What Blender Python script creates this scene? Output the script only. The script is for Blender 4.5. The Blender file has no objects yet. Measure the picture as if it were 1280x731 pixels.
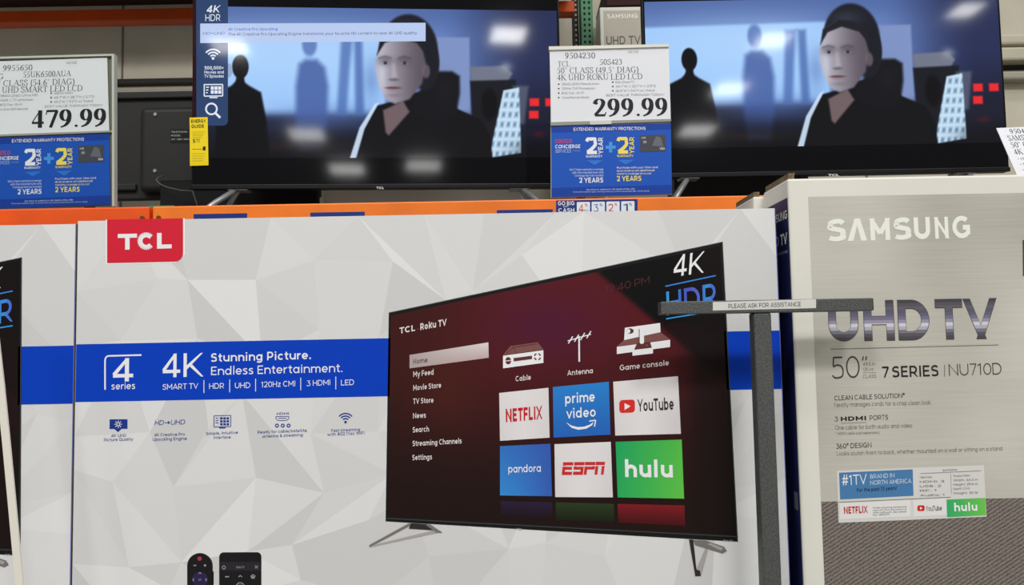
import bpy, bmesh, math, random
import numpy as np
from mathutils import Vector, Matrix

random.seed(7)
SC = bpy.context.scene
COL = SC.collection
R = math.radians

# ------------------------------------------------------------------ camera
CAM_Z = 0.585
F_PX, PX_W, PX_H = 960.0, 1280.0, 731.0
PITCH, ROLL = R(3.5), 0.0185
cp, sp, cr, sr = math.cos(PITCH), math.sin(PITCH), math.cos(ROLL), math.sin(ROLL)
CAM = Vector((0, 0, CAM_Z))
AX_R = Vector((cr, sr*sp, -sr*cp)); AX_U = Vector((sr, -cr*sp, cr*cp)); AX_F = Vector((0, cp, sp))
cam_data = bpy.data.cameras.new('camera'); cam = bpy.data.objects.new('camera', cam_data); COL.objects.link(cam)
cam_data.sensor_width = 36.0; cam_data.lens = 36.0*F_PX/PX_W; cam_data.clip_start = 0.02
m = Matrix.Identity(4)
for i in range(3):
    m[i][0], m[i][1], m[i][2], m[i][3] = AX_R[i], AX_U[i], -AX_F[i], CAM[i]
cam.matrix_world = m
SC.camera = cam

def ray(px, py):
    return AX_R*((px-PX_W/2)/F_PX) + AX_U*((PX_H/2-py)/F_PX) + AX_F
def on(px, py, Y):
    d = ray(px, py); return CAM + d*(Y/d.y)

# ------------------------------------------------------------------ world, lights, exposure
w = bpy.data.worlds.new('warehouse_air'); SC.world = w; w.use_nodes = True
bg = w.node_tree.nodes['Background']; bg.inputs[0].default_value = (1.0, 1.0, 1.0, 1); bg.inputs[1].default_value = 0.23
SC.view_settings.view_transform = 'Standard'; SC.view_settings.look = 'None'
SC.view_settings.gamma = 1.0; SC.view_settings.use_curve_mapping = False
SC.view_settings.exposure = 0.0

def high_bay(loc, size, power, col=(1.0, 0.99, 0.975)):
    l = bpy.data.lights.new('high_bay_light', 'AREA'); l.shape = 'RECTANGLE'
    l.size, l.size_y = size; l.energy = power; l.color = col
    o = bpy.data.objects.new('high_bay_light', l); COL.objects.link(o); o.location = loc   # points straight down
    return o
LZ = 7.0
LAMP = 0.685
for (x, y, sx, sy, pw) in [                                  # aisle rows of high-bay lamps
    (-3.9, -12.3, 0.7, 0.8, 95), (2.0, -11.1, 0.7, 0.8, 105), (5.8, -11.8, 0.7, 0.8, 70), (5.8, -15.1, 0.8, 1.0, 100),
    (-2.2, -24.2, 1.2, 1.6, 260), (0.6, -23.4, 1.2, 1.6, 230), (-3.1, -19.4, 1.0, 1.3, 110), (5.9, -19.1, 1.0, 1.2, 110), (9.2, -10.4, 0.5, 0.6, 40),
    (-2.2, -4.2, 1.6, 0.9, 480), (2.0, -4.0, 1.6, 0.9, 480), (0.1, -1.6, 1.6, 0.7, 130), (4.6, 0.6, 1.6, 0.7, 170), (-5.5, -5.0, 1.6, 0.9, 240), (5.8, -5.4, 1.6, 0.9, 240)]:
    high_bay((x, y, LZ), (sx, sy), pw*LAMP)

# ------------------------------------------------------------------ materials
def lin(c):
    c = c/255.0
    return c/12.92 if c <= 0.04045 else ((c+0.055)/1.055)**2.4
def rgb(c): return (lin(c[0]), lin(c[1]), lin(c[2]), 1.0)
_m = {}
def pm(c, rough=0.5, metal=0.0, spec=0.3, noise=0.0, nscale=30.0, bump=0.0):
    key = (tuple(c), rough, metal, spec, noise, nscale, bump)
    if key in _m: return _m[key]
    mt = bpy.data.materials.new('surface'); mt.use_nodes = True
    nt = mt.node_tree; b = nt.nodes['Principled BSDF']
    b.inputs['Base Color'].default_value = rgb(c); b.inputs['Roughness'].default_value = rough
    b.inputs['Metallic'].default_value = metal; b.inputs['Specular IOR Level'].default_value = spec
    if noise or bump:
        tc = nt.nodes.new('ShaderNodeTexCoord'); n = nt.nodes.new('ShaderNodeTexNoise')
        n.inputs['Scale'].default_value = nscale; n.inputs['Detail'].default_value = 5
        nt.links.new(tc.outputs['Object'], n.inputs['Vector'])
        if noise:
            r = nt.nodes.new('ShaderNodeValToRGB')
            r.color_ramp.elements[0].position = 0.3; r.color_ramp.elements[1].position = 0.7
            r.color_ramp.elements[0].color = rgb([max(0, v*(1-noise)) for v in c])
            r.color_ramp.elements[1].color = rgb([min(255, v*(1+noise)) for v in c])
            nt.links.new(n.outputs['Fac'], r.inputs[0]); nt.links.new(r.outputs[0], b.inputs['Base Color'])
        if bump:
            bp = nt.nodes.new('ShaderNodeBump'); bp.inputs['Strength'].default_value = bump; bp.inputs['Distance'].default_value = 0.002
            nt.links.new(n.outputs['Fac'], bp.inputs['Height']); nt.links.new(bp.outputs[0], b.inputs['Normal'])
    _m[key] = mt
    return mt
def em(c, s=1.0, spec=0.18):
    key = ('em', tuple(c), s)
    if key in _m: return _m[key]
    mt = bpy.data.materials.new('lit_screen'); mt.use_nodes = True
    b = mt.node_tree.nodes['Principled BSDF']
    b.inputs['Base Color'].default_value = (0.004, 0.004, 0.005, 1); b.inputs['Roughness'].default_value = 0.06
    b.inputs['Specular IOR Level'].default_value = spec
    b.inputs['Emission Color'].default_value = rgb(c); b.inputs['Emission Strength'].default_value = s
    _m[key] = mt
    return mt
def attr_mat(name, emit):
    mt = bpy.data.materials.new(name); mt.use_nodes = True; nt = mt.node_tree; b = nt.nodes['Principled BSDF']
    a = nt.nodes.new('ShaderNodeAttribute'); a.attribute_name = 'Col'
    if emit:
        b.inputs['Base Color'].default_value = (0.004, 0.004, 0.005, 1); b.inputs['Roughness'].default_value = 0.06
        b.inputs['Specular IOR Level'].default_value = 0.3
        nt.links.new(a.outputs['Color'], b.inputs['Emission Color']); b.inputs['Emission Strength'].default_value = 1.0
    else:
        nt.links.new(a.outputs['Color'], b.inputs['Base Color']); b.inputs['Roughness'].default_value = 0.45
        b.inputs['Specular IOR Level'].default_value = 0.12
    return mt
PRINT_GRAD = attr_mat('printed_gradient', False)
SCREEN_PIC = attr_mat('screen_picture', True)

def stripes(c1, c2, scale, rot, rough=0.8, dist=1.5):
    mt = bpy.data.materials.new('striped_carpet_print'); mt.use_nodes = True; nt = mt.node_tree; b = nt.nodes['Principled BSDF']
    tc = nt.nodes.new('ShaderNodeTexCoord'); mp = nt.nodes.new('ShaderNodeMapping'); mp.inputs['Rotation'].default_value = (0, rot, 0)
    wv = nt.nodes.new('ShaderNodeTexWave'); wv.bands_direction = 'Z'; wv.inputs['Scale'].default_value = scale
    wv.inputs['Distortion'].default_value = dist; wv.inputs['Detail'].default_value = 3; wv.inputs['Detail Scale'].default_value = 4
    n = nt.nodes.new('ShaderNodeTexNoise'); n.inputs['Scale'].default_value = 420; n.inputs['Detail'].default_value = 2
    mx = nt.nodes.new('ShaderNodeMath'); mx.operation = 'MULTIPLY_ADD'; mx.inputs[1].default_value = 0.85
    r = nt.nodes.new('ShaderNodeValToRGB'); r.color_ramp.elements[0].color = rgb(c1); r.color_ramp.elements[1].color = rgb(c2)
    r.color_ramp.elements[0].position = 0.25; r.color_ramp.elements[1].position = 0.95
    nt.links.new(tc.outputs['Object'], mp.inputs[0]); nt.links.new(mp.outputs[0], wv.inputs['Vector']); nt.links.new(tc.outputs['Object'], n.inputs['Vector'])
    sc2 = nt.nodes.new('ShaderNodeMath'); sc2.operation = 'MULTIPLY'; sc2.inputs[1].default_value = 0.33
    nt.links.new(wv.outputs['Fac'], sc2.inputs[0]); nt.links.new(n.outputs['Fac'], mx.inputs[0]); nt.links.new(sc2.outputs[0], mx.inputs[2])
    nt.links.new(mx.outputs[0], r.inputs[0]); nt.links.new(r.outputs[0], b.inputs['Base Color']); b.inputs['Roughness'].default_value = rough
    b.inputs['Specular IOR Level'].default_value = 0.2
    return mt
def brushed(c1, c2):
    mt = bpy.data.materials.new('brushed_grey_print'); mt.use_nodes = True; nt = mt.node_tree; b = nt.nodes['Principled BSDF']
    tc = nt.nodes.new('ShaderNodeTexCoord'); mp = nt.nodes.new('ShaderNodeMapping'); mp.inputs['Scale'].default_value = (2.2, 1, 90)
    n = nt.nodes.new('ShaderNodeTexNoise'); n.inputs['Scale'].default_value = 3.0; n.inputs['Detail'].default_value = 4
    n2 = nt.nodes.new('ShaderNodeTexNoise'); n2.inputs['Scale'].default_value = 3.4; n2.inputs['Detail'].default_value = 1
    ad = nt.nodes.new('ShaderNodeMath'); ad.operation = 'MULTIPLY_ADD'; ad.inputs[1].default_value = 0.25
    r = nt.nodes.new('ShaderNodeValToRGB'); r.color_ramp.elements[0].color = rgb(c1); r.color_ramp.elements[1].color = rgb(c2)
    r.color_ramp.elements[0].position = 0.35; r.color_ramp.elements[1].position = 0.85
    nt.links.new(tc.outputs['Object'], mp.inputs[0]); nt.links.new(mp.outputs[0], n.inputs['Vector']); nt.links.new(tc.outputs['Object'], n2.inputs['Vector'])
    nt.links.new(n.outputs['Fac'], ad.inputs[0]); nt.links.new(n2.outputs['Fac'], ad.inputs[2])
    nt.links.new(ad.outputs[0], r.inputs[0]); nt.links.new(r.outputs[0], b.inputs['Base Color'])
    b.inputs['Roughness'].default_value = 0.42; b.inputs['Specular IOR Level'].default_value = 0.35
    return mt
def clear_plastic():
    mt = bpy.data.materials.new('clear_acrylic'); mt.use_nodes = True; nt = mt.node_tree
    for n in list(nt.nodes):
        if n.type != 'OUTPUT_MATERIAL': nt.nodes.remove(n)
    out = [n for n in nt.nodes if n.type == 'OUTPUT_MATERIAL'][0]
    t = nt.nodes.new('ShaderNodeBsdfTransparent'); t.inputs[0].default_value = (0.97, 0.98, 0.97, 1)
    g = nt.nodes.new('ShaderNodeBsdfGlossy'); g.inputs['Roughness'].default_value = 0.06
    fr = nt.nodes.new('ShaderNodeFresnel'); fr.inputs[0].default_value = 1.12
    mx = nt.nodes.new('ShaderNodeMixShader')
    nt.links.new(fr.outputs[0], mx.inputs[0]); nt.links.new(t.outputs[0], mx.inputs[1]); nt.links.new(g.outputs[0], mx.inputs[2]); nt.links.new(mx.outputs[0], out.inputs[0])
    return mt
ACRYLIC = clear_plastic()
BLACK_GLOSS = pm((9, 9, 11), 0.18, 0, 0.25)
BLACK_SATIN = pm((17, 17, 19), 0.42, 0, 0.3)
WHITE_INK = pm((236, 236, 238)); DARK_INK = pm((40, 40, 42)); BLUE_INK = pm((18, 52, 140))

# ------------------------------------------------------------------ mesh builder
class Surf:
    """Flat face of a thing: local x right, local z up, local y away from the viewer."""
    def __init__(self, mat, yl=0.0, ax=None):
        self.m = mat; self.inv = mat.inverted(); self.yl = yl; self.ax = ax
    def at(self, px, py):
        o = self.inv @ CAM; d = self.inv.to_3x3() @ ray(px, py)
        if self.ax == 'side':                       # local plane x = yl, u runs back to front
            t = (self.yl - o.x)/d.x; p = o + d*t; return Vector((-p.y, p.z))
        t = (self.yl - o.y)/d.y; p = o + d*t
        return Vector((p.x, p.z))
    def p3(self, uv, off):
        if self.ax == 'side': return (self.yl - off, -uv[0], uv[1])
        return (uv[0], self.yl - off, uv[1])
LAYER = 0.00025; STEP = 0.000009
_txt = None; _tcache = {}
def glyphs(s, bold=0.0, space=1.0):
    global _txt
    key = (s, bold, space)
    if key in _tcache: return _tcache[key]
    if _txt is None:
        c = bpy.data.curves.new('lettering', 'FONT'); c.resolution_u = 3; c.size = 1.0
        _txt = bpy.data.objects.new('lettering', c); COL.objects.link(_txt)
    c = _txt.data; c.body = s; c.offset = bold; c.space_character = space
    dg = bpy.context.evaluated_depsgraph_get(); ev = _txt.evaluated_get(dg); me = ev.to_mesh()
    v = [(p.co.x, p.co.y/0.682) for p in me.vertices]; f = [tuple(p.vertices) for p in me.polygons]
    ev.to_mesh_clear()
    _tcache[key] = (v, f); return v, f

class MB:
    def __init__(self): self.bm = bmesh.new(); self.mats = []; self.col = None
    def mi(self, mt):
        if mt not in self.mats: self.mats.append(mt)
        return self.mats.index(mt)
    def poly(self, pts, mt):
        vs = [self.bm.verts.new(p) for p in pts]
        try: f = self.bm.faces.new(vs)
        except ValueError: return None
        f.material_index = self.mi(mt); return f
    def pp(self, S, pts, mt, layer=1):                       # flat print given by points on the face
        return self.poly([S.p3(S.at(*p), LAYER*layer) for p in pts], mt)
    def rect(self, S, x0, y0, x1, y1, mt, layer=1, slope=0.0, r=0.0, n=5):
        pts = []
        if r <= 0: pts = [(x0, y1), (x1, y1), (x1, y0), (x0, y0)]
        else:
            for cx, cy, a in ((x0+r, y1-r, 90), (x1-r, y1-r, 0), (x1-r, y0+r, -90), (x0+r, y0+r, -180)):
                for k in range(n+1):
                    t = R(a + 0) - 0 if False else None
            pts = []
            for cx, cy, a0 in ((x1-r, y0+r, 90), (x0+r, y0+r, 180), (x0+r, y1-r, 270), (x1-r, y1-r, 360)):
                for k in range(n+1):
                    t = R(a0 - 90 + 90*k/n); pts.append((cx + r*math.cos(t), cy - r*math.sin(t)))
        xm = x0
        return self.pp(S, [(x, y + slope*(x-xm)) for x, y in pts], mt, layer)
    def disc(self, S, cx, cy, rx, ry, mt, layer=1, n=16):
        self.pp(S, [(cx+rx*math.cos(2*math.pi*k/n), cy-ry*math.sin(2*math.pi*k/n)) for k in range(n)], mt, layer)
    def line(self, S, pts, wd, mt, layer=1):                  # ribbon of width wd along points
        for k in range(len(pts)-1):
            (x0, y0), (x1, y1) = pts[k], pts[k+1]; L = math.hypot(x1-x0, y1-y0) or 1
            nx, ny = -(y1-y0)/L*wd/2, (x1-x0)/L*wd/2
            self.pp(S, [(x0-nx, y0-ny), (x1-nx, y1-ny), (x1+nx, y1+ny), (x0+nx, y0+ny)], mt, layer + (k % 9)*.03)
    def arc(self, S, cx, cy, r, a0, a1, wd, mt, layer=1, n=12):
        self.line(S, [(cx+r*math.cos(R(a0+(a1-a0)*k/n)), cy-r*math.sin(R(a0+(a1-a0)*k/n))) for k in range(n+1)], wd, mt, layer)
    def text(self, S, s, x0, y0, x1, y1, cap, mt, layer=2, bold=0.0, space=1.0, italic=0.0, font=None, bands=None, weight=1.0, axis='z'):
        if font == 'serif': v, f = serif(s, weight)
        elif font == 'plain' or cap < 2.4: v, f = glyphs(s, bold, space)
        else: v, f = geo(s, font if font else max(.07, .125+bold*2.0), space)
        if italic: v = [(x+italic*y, y) for x, y in v]
        xs = [p[0] for p in v]; a, b = min(xs), max(xs)
        P0, P1 = S.at(x0, y0), S.at(x1, y1); up = S.at(x0, y0-cap) - P0; up = Vector((0, up.length))
        q = [P0 + (P1-P0)*((x-a)/(b-a)) + up*y for x, y in v]
        off = LAYER*layer
        if bands is None:
            vs = [self.bm.verts.new(S.p3(p, off + (k//4 % 23)*STEP)) for k, p in enumerate(q)]; i = self.mi(mt)
            for fc in f:
                try: self.bm.faces.new([vs[k] for k in fc]).material_index = i
                except ValueError: pass
            return
        t = bmesh.new(); vs = [t.verts.new(((x-a)/(b-a), (k//4 % 23)*STEP, y)) for k, (x, y) in enumerate(v)]
        for fc in f:
            try: t.faces.new([vs[k] for k in fc])
            except ValueError: pass
        N = len(bands)
        for k in range(1, N):
            co = (0, 0, k/N) if axis == 'z' else (k/N, 0, 0); no = (0, 0, 1) if axis == 'z' else (1, 0, 0)
            bmesh.ops.bisect_plane(t, geom=t.verts[:]+t.edges[:]+t.faces[:], plane_co=co, plane_no=no)
        mp = {p: self.bm.verts.new(S.p3(P0 + (P1-P0)*p.co.x + up*p.co.z, off + p.co.y)) for p in t.verts}
        for fc in t.faces:
            c = fc.calc_center_median(); k = int(max(0, min(N-1, math.floor((c.z if axis == 'z' else c.x)*N))))
            self.bm.faces.new([mp[p] for p in fc.verts]).material_index = self.mi(bands[k])
        t.free()
    def grad(self, S, quad, fn, nx=8, ny=8, layer=1, mt=None):    # quad TL, TR, BR, BL ; fn(s,t) -> sRGB
        if self.col is None: self.col = self.bm.loops.layers.float_color.new('Col')
        i = self.mi(mt or PRINT_GRAD); g = []
        for b in range(ny+1):
            row = []
            for a in range(nx+1):
                s, t = a/nx, b/ny
                x = (quad[0][0]*(1-s)+quad[1][0]*s)*(1-t) + (quad[3][0]*(1-s)+quad[2][0]*s)*t
                y = (quad[0][1]*(1-s)+quad[1][1]*s)*(1-t) + (quad[3][1]*(1-s)+quad[2][1]*s)*t
                row.append((self.bm.verts.new(S.p3(S.at(x, y), LAYER*layer)), rgb(fn(s, t))))
            g.append(row)
        for b in range(ny):
            for a in range(nx):
                c = (g[b+1][a], g[b+1][a+1], g[b][a+1], g[b][a])
                f = self.bm.faces.new([k[0] for k in c]); f.material_index = i
                for lp, k in zip(f.loops, c): lp[self.col] = k[1]
    def box(self, x0, x1, y0, y1, z0, z1, mt, bevel=0.0, seg=2):
        r = bmesh.ops.create_cube(self.bm, size=1.0); vs = r['verts']; i = self.mi(mt)
        for v in vs: v.co = Vector(((x0+x1)/2 + v.co.x*(x1-x0), (y0+y1)/2 + v.co.y*(y1-y0), (z0+z1)/2 + v.co.z*(z1-z0)))
        fs = {f for v in vs for f in v.link_faces}
        for f in fs: f.material_index = i
        if bevel:
            es = list({e for v in vs for e in v.link_edges})
            bmesh.ops.bevel(self.bm, geom=es, offset=bevel, segments=seg, affect='EDGES', profile=0.5, material=i)
    def tube(self, pts, r, mt, n=8):
        pts = [Vector(p) for p in pts]; i = self.mi(mt); rings = []
        for k, p in enumerate(pts):
            d = (pts[min(k+1, len(pts)-1)] - pts[max(k-1, 0)]).normalized()
            a = d.cross(Vector((0, 0, 1)))
            if a.length < 1e-3: a = d.cross(Vector((1, 0, 0)))
            a.normalize(); b = d.cross(a)
            rings.append([self.bm.verts.new(p + a*r*math.cos(2*math.pi*j/n) + b*r*math.sin(2*math.pi*j/n)) for j in range(n)])
        for k in range(len(rings)-1):
            for j in range(n):
                f = self.bm.faces.new((rings[k][j], rings[k][(j+1) % n], rings[k+1][(j+1) % n], rings[k+1][j])); f.material_index = i; f.smooth = True
        for rg in (rings[0], rings[-1][::-1]):
            self.bm.faces.new(rg).material_index = i
    def prism(self, pts, y0, y1, mt):                         # outline in (x,z), extruded along y
        i = self.mi(mt); a = [self.bm.verts.new((x, y0, z)) for x, z in pts]; b = [self.bm.verts.new((x, y1, z)) for x, z in pts]
        n = len(pts); fs = [self.bm.faces.new(a), self.bm.faces.new(b[::-1])]
        for k in range(n): fs.append(self.bm.faces.new((a[(k+1) % n], a[k], b[k], b[(k+1) % n])))
        for f in fs: f.material_index = i
    def build(self, name, parent=None, recalc=False):
        if recalc: bmesh.ops.recalc_face_normals(self.bm, faces=self.bm.faces[:])
        me = bpy.data.meshes.new(name); self.bm.to_mesh(me); self.bm.free()
        for mt in self.mats: me.materials.append(mt)
        o = bpy.data.objects.new(name, me); COL.objects.link(o)
        if parent: o.parent = parent
        return o

def thing(name, label, cat, mat=None, group=None):
    o = bpy.data.objects.new(name, None); o.empty_display_size = 0.05; COL.objects.link(o)
    if mat is not None: o.matrix_world = mat
    o['label'] = label; o['category'] = cat
    if group: o['group'] = group
    return o
def copy_tree(o, parent=None):
    c = o.copy(); COL.objects.link(c)
    if parent: c.parent = parent
    for ch in [k for k in bpy.data.objects if k.parent == o]: copy_tree(ch, c)
    return c
def frame(origin, ux=(1, 0, 0), uz=(0, 0, 1)):
    ux = Vector(ux).normalized(); uz = Vector(uz).normalized(); uy = uz.cross(ux)
    return Matrix(((ux.x, uy.x, uz.x, origin[0]), (ux.y, uy.y, uz.y, origin[1]), (ux.z, uy.z, uz.z, origin[2]), (0, 0, 0, 1)))

# ------------------------------------------------------------------ serif stroke lettering (price cards)
def el(cx, cy, rx, ry, a0, a1, n=18):
    return [(cx+rx*math.cos(R(a0+(a1-a0)*k/n)), cy+ry*math.sin(R(a0+(a1-a0)*k/n))) for k in range(n+1)]
def spl(p, n=6):
    out = []; q = [p[0]] + list(p) + [p[-1]]
    for i in range(1, len(q)-2):
        for k in range(n):
            t = k/n; a, b, c, d = q[i-1], q[i], q[i+1], q[i+2]
            out.append(tuple(0.5*(2*b[j] + (c[j]-a[j])*t + (2*a[j]-5*b[j]+4*c[j]-d[j])*t*t + (3*b[j]-a[j]-3*c[j]+d[j])*t**3) for j in (0, 1)))
    return out + [p[-1]]
def sf(x0, x1, y): return ('t', [(x0, y), (x1, y)])
SER = {
 '0': (.62, [('a', el(.29, .5, .21, .47, 90, 450, 28))]),
 '1': (.62, [('T', [(.31, .97), (.31, .02)]), ('t', [(.13, .86), (.31, .97)]), sf(.13, .5, .02)]),
 '2': (.62, [('a', spl([(.06, .70), (.10, .86), (.22, .96), (.36, .93), (.44, .79), (.40, .60), (.28, .38), (.06, .08)])), ('M', [(.05, .07), (.50, .07)]), ('t', [(.50, .05), (.55, .24)])]),
 '3': (.62, [('a', spl([(.08, .80), (.18, .94), (.32, .95), (.42, .80), (.36, .62), (.22, .53)])), ('a', spl([(.22, .53), (.40, .46), (.46, .28), (.36, .08), (.18, .03), (.06, .08)]))]),
 '4': (.62, [('T', [(.39, .97), (.39, .0)]), ('t', [(.38, .95), (.04, .30)]), ('M', [(.03, .28), (.56, .28)])]),
 '5': (.62, [('M', [(.18, .93), (.52, .93)]), ('t', [(.18, .93), (.12, .56)]), ('a', spl([(.12, .57), (.28, .58), (.42, .48), (.46, .30), (.38, .10), (.20, .02), (.06, .08)]))]),
 '6': (.62, [('a', el(.30, .30, .19, .28, 90, 450, 24)), ('a', spl([(.52, .97), (.30, .85), (.14, .60), (.11, .30)]))]),
 '7': (.62, [('M', [(.05, .92), (.55, .92)]), ('D', [(.52, .92), (.24, .0)]), ('t', [(.07, .92), (.04, .72)])]),
 '8': (.62, [('a', el(.29, .75, .17, .21, 90, 450, 24)), ('a', el(.29, .28, .21, .26, 90, 450, 24))]),
 '9': (.62, [('a', el(.28, .67, .18, .29, 90, 450, 24)), ('a', spl([(.465, .68), (.44, .38), (.30, .13), (.08, .01)]))]),
 '.': (.30, [('B', (.15, .07))]),
 '"': (.40, [('t', [(.12, 1), (.12, .72)]), ('t', [(.26, 1), (.26, .72)])]),
 '(': (.38, [('a', el(.48, .42, .36, .68, 125, 235, 10))]), ')': (.38, [('a', el(-.1, .42, .36, .68, 55, -55, 10))]), ' ': (.32, []),
 'A': (.86, [('t', [(.10, .02), (.42, .98)]), ('T', [(.42, .98), (.74, .02)]), ('t', [(.22, .36), (.62, .36)]), sf(.0, .22, .02), sf(.60, .86, .02)]),
 'C': (.82, [('a', el(.44, .5, .35, .47, 48, 312, 22)), ('t', [(.69, .92), (.69, .74)])]),
 'D': (.86, [('T', [(.17, .97), (.17, .03)]), ('a', el(.28, .5, .48, .46, 90, -90, 18)), sf(.03, .32, .97), sf(.03, .32, .03)]),
 'E': (.76, [('T', [(.17, .97), (.17, .03)]), sf(.03, .64, .97), sf(.17, .48, .52), sf(.03, .66, .03), ('t', [(.64, .97), (.64, .76)]), ('t', [(.67, .03), (.67, .26)])]),
 'G': (.88, [('a', el(.44, .5, .35, .47, 48, 300, 22)), ('T', [(.68, .42), (.68, .08)]), sf(.52, .82, .42), ('t', [(.70, .96), (.70, .70)])]),
 'H': (.88, [('T', [(.17, .97), (.17, .03)]), ('T', [(.69, .97), (.69, .03)]), ('t', [(.17, .51), (.69, .51)]), sf(.03, .32, .97), sf(.03, .32, .03), sf(.55, .84, .97), sf(.55, .84, .03)]),
 'I': (.42, [('T', [(.19, .97), (.19, .03)]), sf(.04, .35, .97), sf(.04, .35, .03)]),
 'K': (.88, [('T', [(.17, .97), (.17, .03)]), ('t', [(.20, .46), (.66, .97)]), ('T', [(.34, .58), (.74, .03)]), sf(.03, .32, .97), sf(.03, .32, .03), sf(.56, .80, .97), sf(.60, .88, .03)]),
 'L': (.74, [('T', [(.17, .97), (.17, .03)]), sf(.03, .34, .97), sf(.03, .64, .03), ('t', [(.66, .03), (.66, .28)])]),
 'M': (1.06, [('t', [(.15, .97), (.15, .03)]), ('T', [(.17, .97), (.48, .05)]), ('t', [(.48, .05), (.82, .97)]), ('T', [(.84, .97), (.84, .03)]), sf(.02, .2, .97), sf(.02, .28, .03), sf(.8, 1.0, .97), sf(.7, 1.0, .03)]),
 'N': (.90, [('t', [(.15, .97), (.15, .03)]), ('T', [(.16, .97), (.72, .03)]), ('t', [(.73, .97), (.73, .03)]), sf(.02, .2, .97), sf(.02, .28, .03), sf(.6, .86, .97)]),
 'O': (.88, [('a', el(.43, .5, .36, .47, 90, 450, 28))]),
 'R': (.84, [('T', [(.17, .97), (.17, .03)]), ('a', el(.30, .74, .30, .23, 90, -90, 14)), ('T', [(.36, .50), (.72, .03)]), sf(.03, .32, .97), sf(.03, .32, .03), sf(.60, .84, .03), ('t', [(.17, .51), (.32, .51)])]),
 'S': (.66, [('a', spl([(.52, .78), (.42, .94), (.26, .97), (.12, .84), (.16, .66), (.34, .52), (.50, .38), (.52, .18), (.38, .03), (.20, .04), (.07, .22)])), ('t', [(.53, .96), (.53, .74)]), ('t', [(.07, .04), (.07, .28)])]),
 'T': (.76, [('T', [(.37, .97), (.37, .03)]), sf(.05, .69, .97), ('t', [(.05, .97), (.05, .72)]), ('t', [(.69, .97), (.69, .72)]), sf(.22, .52, .03)]),
 'U': (.88, [('T', [(.17, .97), (.17, .40)]), ('a', el(.43, .36, .26, .33, 180, 360, 14)), ('t', [(.69, .97), (.69, .36)]), sf(.03, .32, .97), sf(.57, .82, .97)]),
}
def serif(s, wgt=1.0):
    V, Fc = [], []; x = 0.0
    TH, tn = 0.115*wgt, 0.042*(0.75+0.25*wgt)
    for ch in s:
        wd, st = SER[ch]
        if wgt > 1.6: wd *= 1.0
        for kind, pts in st:
            if kind == 'B':
                rr = 0.062*max(1, wgt*0.68); b = len(V)
                V += [(x+pts[0]+rr*1.05*math.cos(2*math.pi*k/14), rr*.95+rr*math.sin(2*math.pi*k/14)) for k in range(14)]
                Fc.append(tuple(range(b, b+14))); continue
            L = []
            for i, p in enumerate(pts):
                a, c = pts[max(i-1, 0)], pts[min(i+1, len(pts)-1)]
                if len(pts) > 3 and pts[0] == pts[-1] and i in (0, len(pts)-1): a, c = pts[-2], pts[1]
                dx, dy = c[0]-a[0], c[1]-a[1]; d = math.hypot(dx, dy) or 1; tx, ty = dx/d, dy/d
                h = {'T': TH, 't': tn, 'M': tn+(TH-tn)*.55, 'D': tn+(TH-tn)*.7, 'a': tn + (TH-tn)*abs(ty)**1.5}[kind]/2
                L.append(((p[0]-ty*h, p[1]+tx*h), (p[0]+ty*h, p[1]-tx*h)))
            for i in range(len(L)-1):
                b = len(V); V += [(x+L[i][0][0], L[i][0][1]), (x+L[i][1][0], L[i][1][1]), (x+L[i+1][1][0], L[i+1][1][1]), (x+L[i+1][0][0], L[i+1][0][1])]
                Fc.append((b, b+1, b+2, b+3))
        if wgt > 1.6 and ch == '2':                           # ball terminal of the heavy numeral
            b = len(V); V += [(x+.12+.08*math.cos(2*math.pi*k/12), .74+.08*math.sin(2*math.pi*k/12)) for k in range(12)]; Fc.append(tuple(range(b, b+12)))
        x += wd
    return V, Fc

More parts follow.
